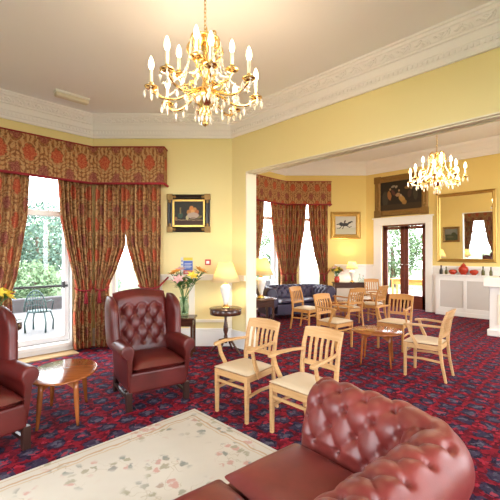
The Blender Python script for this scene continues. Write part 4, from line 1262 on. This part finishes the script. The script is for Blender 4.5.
notice = canvas('notice_print', (.62, .62, .60), [
    ('b', .60, .91, .40, .085, 0, (.66, .52, .05)), ('b', .60, .55, .40, .26, 0, (.06, .12, .42)), ('b', .60, .17, .40, .11, 0, (.52, .05, .04)),
    ('b', .60, .66, .30, .018, 0, (.5, .53, .62)), ('b', .56, .58, .26, .018, 0, (.5, .53, .62)), ('b', .60, .50, .30, .018, 0, (.5, .53, .62)), ('b', .55, .42, .25, .018, 0, (.5, .53, .62)),
    ('b', .60, .20, .28, .018, 0, (.7, .55, .5)), ('b', .57, .14, .25, .018, 0, (.7, .55, .5)),
    ('e', .10, .80, .07, .045, 0, (.06, .12, .42)), ('e', .10, .60, .07, .045, 0, (.06, .12, .42)), ('e', .10, .40, .07, .045, 0, (.06, .12, .42))], var=0)
c = BAYW(-1.055, 0)
m = MB(); m.add([(-.10, -.006, -.15), (.10, -.006, -.15), (.10, -.006, .15), (-.10, -.006, .15)], [(0, 1, 2, 3)], None, False, [(0, 0), (1, 0), (1, 1), (0, 1)])
t = thing('fire_notice', 'small yellow, blue and red safety notice above the lilies', 'sign', (c.x, c.y, 1.33), -PI/4)
m.build('printed_face', notice, t, fixn=False); MB().box((0, -.003, 0), (.20, .004, .30)).build('backing', 'whiteplastic', t)
c = BAYW(-.70, 0); t = thing('fire_call_point', 'red fire alarm call point on the wall left of the lamp', 'fire alarm', (c.x, c.y, 1.40), -PI/4)
MB().box((0, -.02, 0), (.095, .04, .095)).build('housing', 'redplastic', t, .006); MB().box((0, -.042, -.002), (.05, .006, .045)).build('press_panel', 'whiteplastic', t, .002)
t = thing('emergency_light', 'beige rectangular emergency light on the ceiling near the bay', 'ceiling light', (1.82, 5.40, ZC), -.02)
MB().box((0, 0, -.015), (.46, .12, .03)).build('housing', 'whiteplastic', t, .006); MB().box((0, 0, -.055), (.44, .10, .06)).build('diffuser', 'beige_plastic', t, .02, 3)

# ------------------------------------------------------------------ white cabinet, ornaments, bar
t = thing('radiator_cabinet', 'long white panelled radiator cabinet under the gilt mirror', 'cabinet', (10.2, 2.52, 0), -PI/2)
mb = MB(); X0, X1 = -.65, .67
mb.box((.01, -.145, 1.015), (1.36, .27, .03)); mb.build('worktop', 'white', t, .006)
mb = MB()
for x, w in ((X0+.05, .10), (.02, .07), (X1-.05, .10)): mb.box((x, -.225, .545), (w, .03, .89))
mb.box((.01, -.225, .94), (1.30, .024, .12)); mb.box((.01, -.225, .15), (1.30, .024, .10)); mb.box((.01, -.225, .05), (1.325, .05, .10))
for x in (X0+.02, X1-.02): mb.box((x, -.11, .5), (.02, .20, .998))
mb.build('carcass', 'white', t, .004)
for x in (-.29, .32): MB().box((x, -.215, .53), (.54, .02, .72)).build('grille_panel', 'panel_grey', t)
def ornament(name, label, y, prof, mat, cat, group=None, extra=None, x=10.06, z=1.03):
    o = thing(name, label, cat, (x, y, z), 0, group)
    MB().lathe(prof, 20).build('body', mat, o)
    if extra: extra(o)
    return o
BW = [(.04, 0), (.05, .01), (.09, .05), (.095, .09), (.07, .12), (.05, .125), (.045, .115), (.001, .11)]
ornament('ginger_jar', 'red glazed lidded jar in the middle of the white cabinet top', 2.56, [(.05, 0), (.09, .05), (.115, .12), (.10, .18), (.055, .215), (.05, .225)], 'redglaze', 'jar',
         extra=lambda o: (MB().lathe([(.058, .222), (.06, .235), (.035, .26), (.012, .275), (.016, .29), (.001, .30)], 18).build('lid', 'redglaze', o)))
ornament('red_bowl', 'round red pottery bowl left of the ginger jar', 2.795, BW, 'redglaze', 'bowl', 'red bowls on the cabinet')
ornament('red_bowl', 'round red pottery bowl right of the ginger jar', 2.33, BW, 'redglaze', 'bowl', 'red bowls on the cabinet')
BT = [(.03, 0), (.035, .01), (.035, .10), (.015, .15), (.013, .20), (.017, .205)]
for y, s, mt, lab in ((3.07, 1, 'black', 'dark bottle at the left end of the cabinet top'), (2.95, .85, 'olive', 'olive bottle second from the left on the cabinet top'), (2.14, .95, 'olive', 'olive bottle just left of the bar counter'), (1.98, .9, 'olive', 'olive bottle at the right end of the cabinet top')):
    ornament('bottle', lab, y, [(r*s*1.1, z*s) for r, z in BT], mt, 'bottle', 'bottles on the cabinet', extra=lambda o, s=s: MB().lathe([(.018*s, .20*s), (.018*s, .225*s), (.001, .228*s)], 12).build('stopper', 'ebony', o))
t = thing('bar_counter', 'white panelled counter with deep top at the right edge of the photo', 'counter', (8.0, .2, 0), -PI/2)
mb = MB(); mb.box((0, .30, .47), (2.80, .60, .90)); mb.build('body', 'white', t, .01)
MB().box((0, .29, .06), (2.86, .66, .12)).build('plinth', 'white', t, .01)
MB().box((0, .30, 1.01), (2.96, .80, .18)).build('deep_top', 'white', t, .015)
MB().box((.1, .34, 1.115), (2.70, .66, .03)).build('stone_slab', 'slab', t, .006)
for k in range(3): MB().box((-.92+k*.92, -.008, .50), (.70, .02, .56)).build('panel', 'cream', t, .006)

# ------------------------------------------------------------------ chandeliers
def chandelier(label, loc, ztop, zref, watts):
    """zref = height of the candle cups; the thing's base is there"""
    t = thing('chandelier', label, 'chandelier', loc, .22, 'brass and crystal chandeliers')
    H = ztop-zref
    MB().lathe([(.001, H), (.07, H), (.068, H-.015), (.03, H-.035), (.012, H-.05), (.001, H-.05)], 20).build('ceiling_rose', 'brass', t)
    mb = MB(); z = .52; k = 0
    while z < H-.04:
        m = Matrix.Translation((0, 0, z)) @ Matrix.Rotation(PI/2*(k % 2), 4, 'Z') @ Matrix.Diagonal((.011, .011, .022, 1))
        mb.tube([m @ Vector((math.cos(a), 0, math.sin(a))) for a in [2*PI*i/10 for i in range(11)]], .003, 5)
        z += .034; k += 1
    mb.build('chain', 'brass', t)
    MB().lathe([(.006, .52), (.016, .505), (.012, .49), (.05, .47), (.062, .455), (.03, .44), (.018, .43), (.030, .41), (.036, .38), (.018, .34), (.024, .28), (.050, .24), (.055, .21), (.030, .17), (.022, .10), (.030, .05), (.075, .0), (.105, -.03), (.09, -.07), (.045, -.11), (.035, -.14), (.055, -.17), (.045, -.21), (.02, -.235), (.026, -.255), (.001, -.28)], 24).build('stem', 'brass', t)
    # crown of scrolls
    sc = MB()
    pts = []
    for i in range(15):
        f = i/14
        pts.append((.05+.085*math.sin(PI*f*.95)+.02*f, 0, .34+.20*f))
    for i in range(10):
        a = -PI/2+i*.55; pts.append((.088+.028*math.cos(a)*(1-i*.07), 0, .565+.028*math.sin(a)*(1-i*.07)))
    pts = [(p[0], 0, p[2]-.09) for p in pts]
    sc.tube(pts, [.010]*15+[.009-.0005*i for i in range(10)], 7)
    s0 = sc.build('crown_scroll', 'brass', t)
    for k in range(1, 8):
        o = s0.copy(); COL.objects.link(o); o.parent = t; o.rotation_euler.z = 2*PI*k/8
    MB().lathe([(.11, .43), (.125, .425), (.128, .44), (.115, .45)], 28).build('crown_ring', 'brass', t)
    # arms
    def arm_mesh(R, zc, z0):
        m = MB()
        P = [(.05, 0, z0), (R*.30, 0, z0-.045), (R*.55, 0, z0-.10), (R*.80, 0, z0-.10), (R*.97, 0, z0-.05), (R, 0, zc-.01)]
        # smooth through the points
        Q = []
        for i in range(len(P)-1):
            p0, p1, p2, p3 = [Vector(P[max(0, min(len(P)-1, i+q))]) for q in (-1, 0, 1, 2)]
            for s in range(5):
                f = s/5; Q.append(.5*((2*p1)+(p2-p0)*f+(2*p0-5*p1+4*p2-p3)*f*f+(3*p1-p0-3*p2+p3)*f**3))
        Q.append(Vector(P[-1]))
        m.tube(Q, .0105, 8)
        c = Vector((R*.36, 0, z0-.01)); m.tube([c+Vector((math.cos(a), 0, math.sin(a)))*(.040-.0035*i) for i, a in enumerate([-2+.6*q for q in range(10)])], .007, 6)
        return m
    tiers = ((8, .435, .0, .03, 0), (4, .23, .17, .19, PI/8))
    for (n, R, zc, z0, a0) in tiers:
        am = None
        for k in range(n):
            rot = 2*PI*k/n+a0
            if am is None:
                am = arm_mesh(R, zc, z0).build('arm', 'brass', t); o = am
                pan = MB().lathe([(.012, -.015), (.034, -.006), (.052, .004), (.055, .012), (.046, .010), (.02, .006), (.001, .006)], 18).build('drip_pan', 'brass', am); pan.location = (R, 0, zc)
                cup = MB().lathe([(.014, .006), (.020, .03), (.017, .045), (.001, .045)], 12).build('candle_cup', 'brass', am); cup.location = (R, 0, zc)
                cnd = MB().lathe([(.0135, .04), (.0135, .145), (.008, .150)], 12).build('candle', 'candle', am); cnd.location = (R, 0, zc)
                bl = MB().lathe([(.008, .148), (.016, .160), (.022, .185), (.019, .215), (.009, .245), (.001, .26)], 12).build('bulb', 'bulb', am); bl.location = (R, 0, zc)
            else:
                o = am.copy(); COL.objects.link(o); o.parent = t
                for g in list(am.children):
                    d = g.copy(); COL.objects.link(d); d.parent = o
            o.rotation_euler.z = rot
    # crystals
    drop = MB()
    drop.lathe([(.001, 0), (.009, -.009), (.001, -.018)], 6, None, False); drop.lathe([(.001, -.018), (.015, -.038), (.009, -.066), (.001, -.084)], 6, None, False)
    dm = drop.build('crystal_drop', 'crystal', t); first = True
    spots = []
    for (n, R, zc, z0, a0) in tiers[:1]:
        for k in range(n):
            for q in range(4):
                a = 2*PI*k/n+a0; b = PI/2*q+PI/4
                spots.append((R*math.cos(a)+.050*math.cos(b), R*math.sin(a)+.050*math.sin(b), zc-.002))
    for k in range(16): a = 2*PI*k/16; spots.append((.125*math.cos(a),   .125*math.sin(a), .428))
    for k in range(10): a = 2*PI*k/10; spots.append((.100*math.cos(a), .100*math.sin(a), -.035))
    for k in range(8):
        a = 2*PI*k/8+.2; spots.append((.05*math.cos(a), .05*math.sin(a), -.175))
        a2 = 2*PI*k/8; spots.append((.24*math.cos(a2), .24*math.sin(a2), -.075)); spots.append((.33*math.cos(a2), .33*math.sin(a2), -.080))
    for k in range(8): a = 2*PI*k/8+PI/8; spots.append((.20*math.cos(a), .20*math.sin(a), .10)); spots.append((.16*math.cos(a), .16*math.sin(a), -.06))
    for s in spots:
        o = dm if first else dm.copy()
        if not first: COL.objects.link(o); o.parent = t
        first = False; o.location = s
    # swags of beads from the crown down to the arms
    mb0 = None
    for k in range(8):
        if mb0 is None:
            m = MB()
            pts, rr = [], []
            for i in range(61):
                f = i/60; pts.append((lerp(.125, .38, f)-.06*math.sin(PI*f), 0, lerp(.42, -.02, f)-.08*math.sin(PI*f))); rr.append((.0015, .008, .0105, .008)[i % 4])
            m.tube(pts, rr, 6)
            mb0 = m.build('bead_swag', 'crystal', t); o = mb0
        else:
            o = mb0.copy(); COL.objects.link(o); o.parent = t
        o.rotation_euler.z = 2*PI*k/8+PI/8
    l = bpy.data.lights.new('chandelier_light', 'POINT'); l.energy = watts/4; l.color = (1, .74, .48); l.shadow_soft_size = .10
    for k in range(4):                      # the light of the candle ring
        lo = bpy.data.objects.new('chandelier_light', l); COL.objects.link(lo); lo.parent = t
        a = PI/2*k+PI/8; lo.location = (.44*math.cos(a), .44*math.sin(a), .10)
    return t
chandelier('brass and crystal chandelier with lit candle bulbs hanging in the near room', (1.856, 2.386, 2.87), ZC, 2.87, CHANDELIER_W[0])
chandelier('brass and crystal chandelier with lit candle bulbs hanging beyond the opening', (6.88, 2.17, 2.86), ZC2, 2.86, CHANDELIER_W[1])
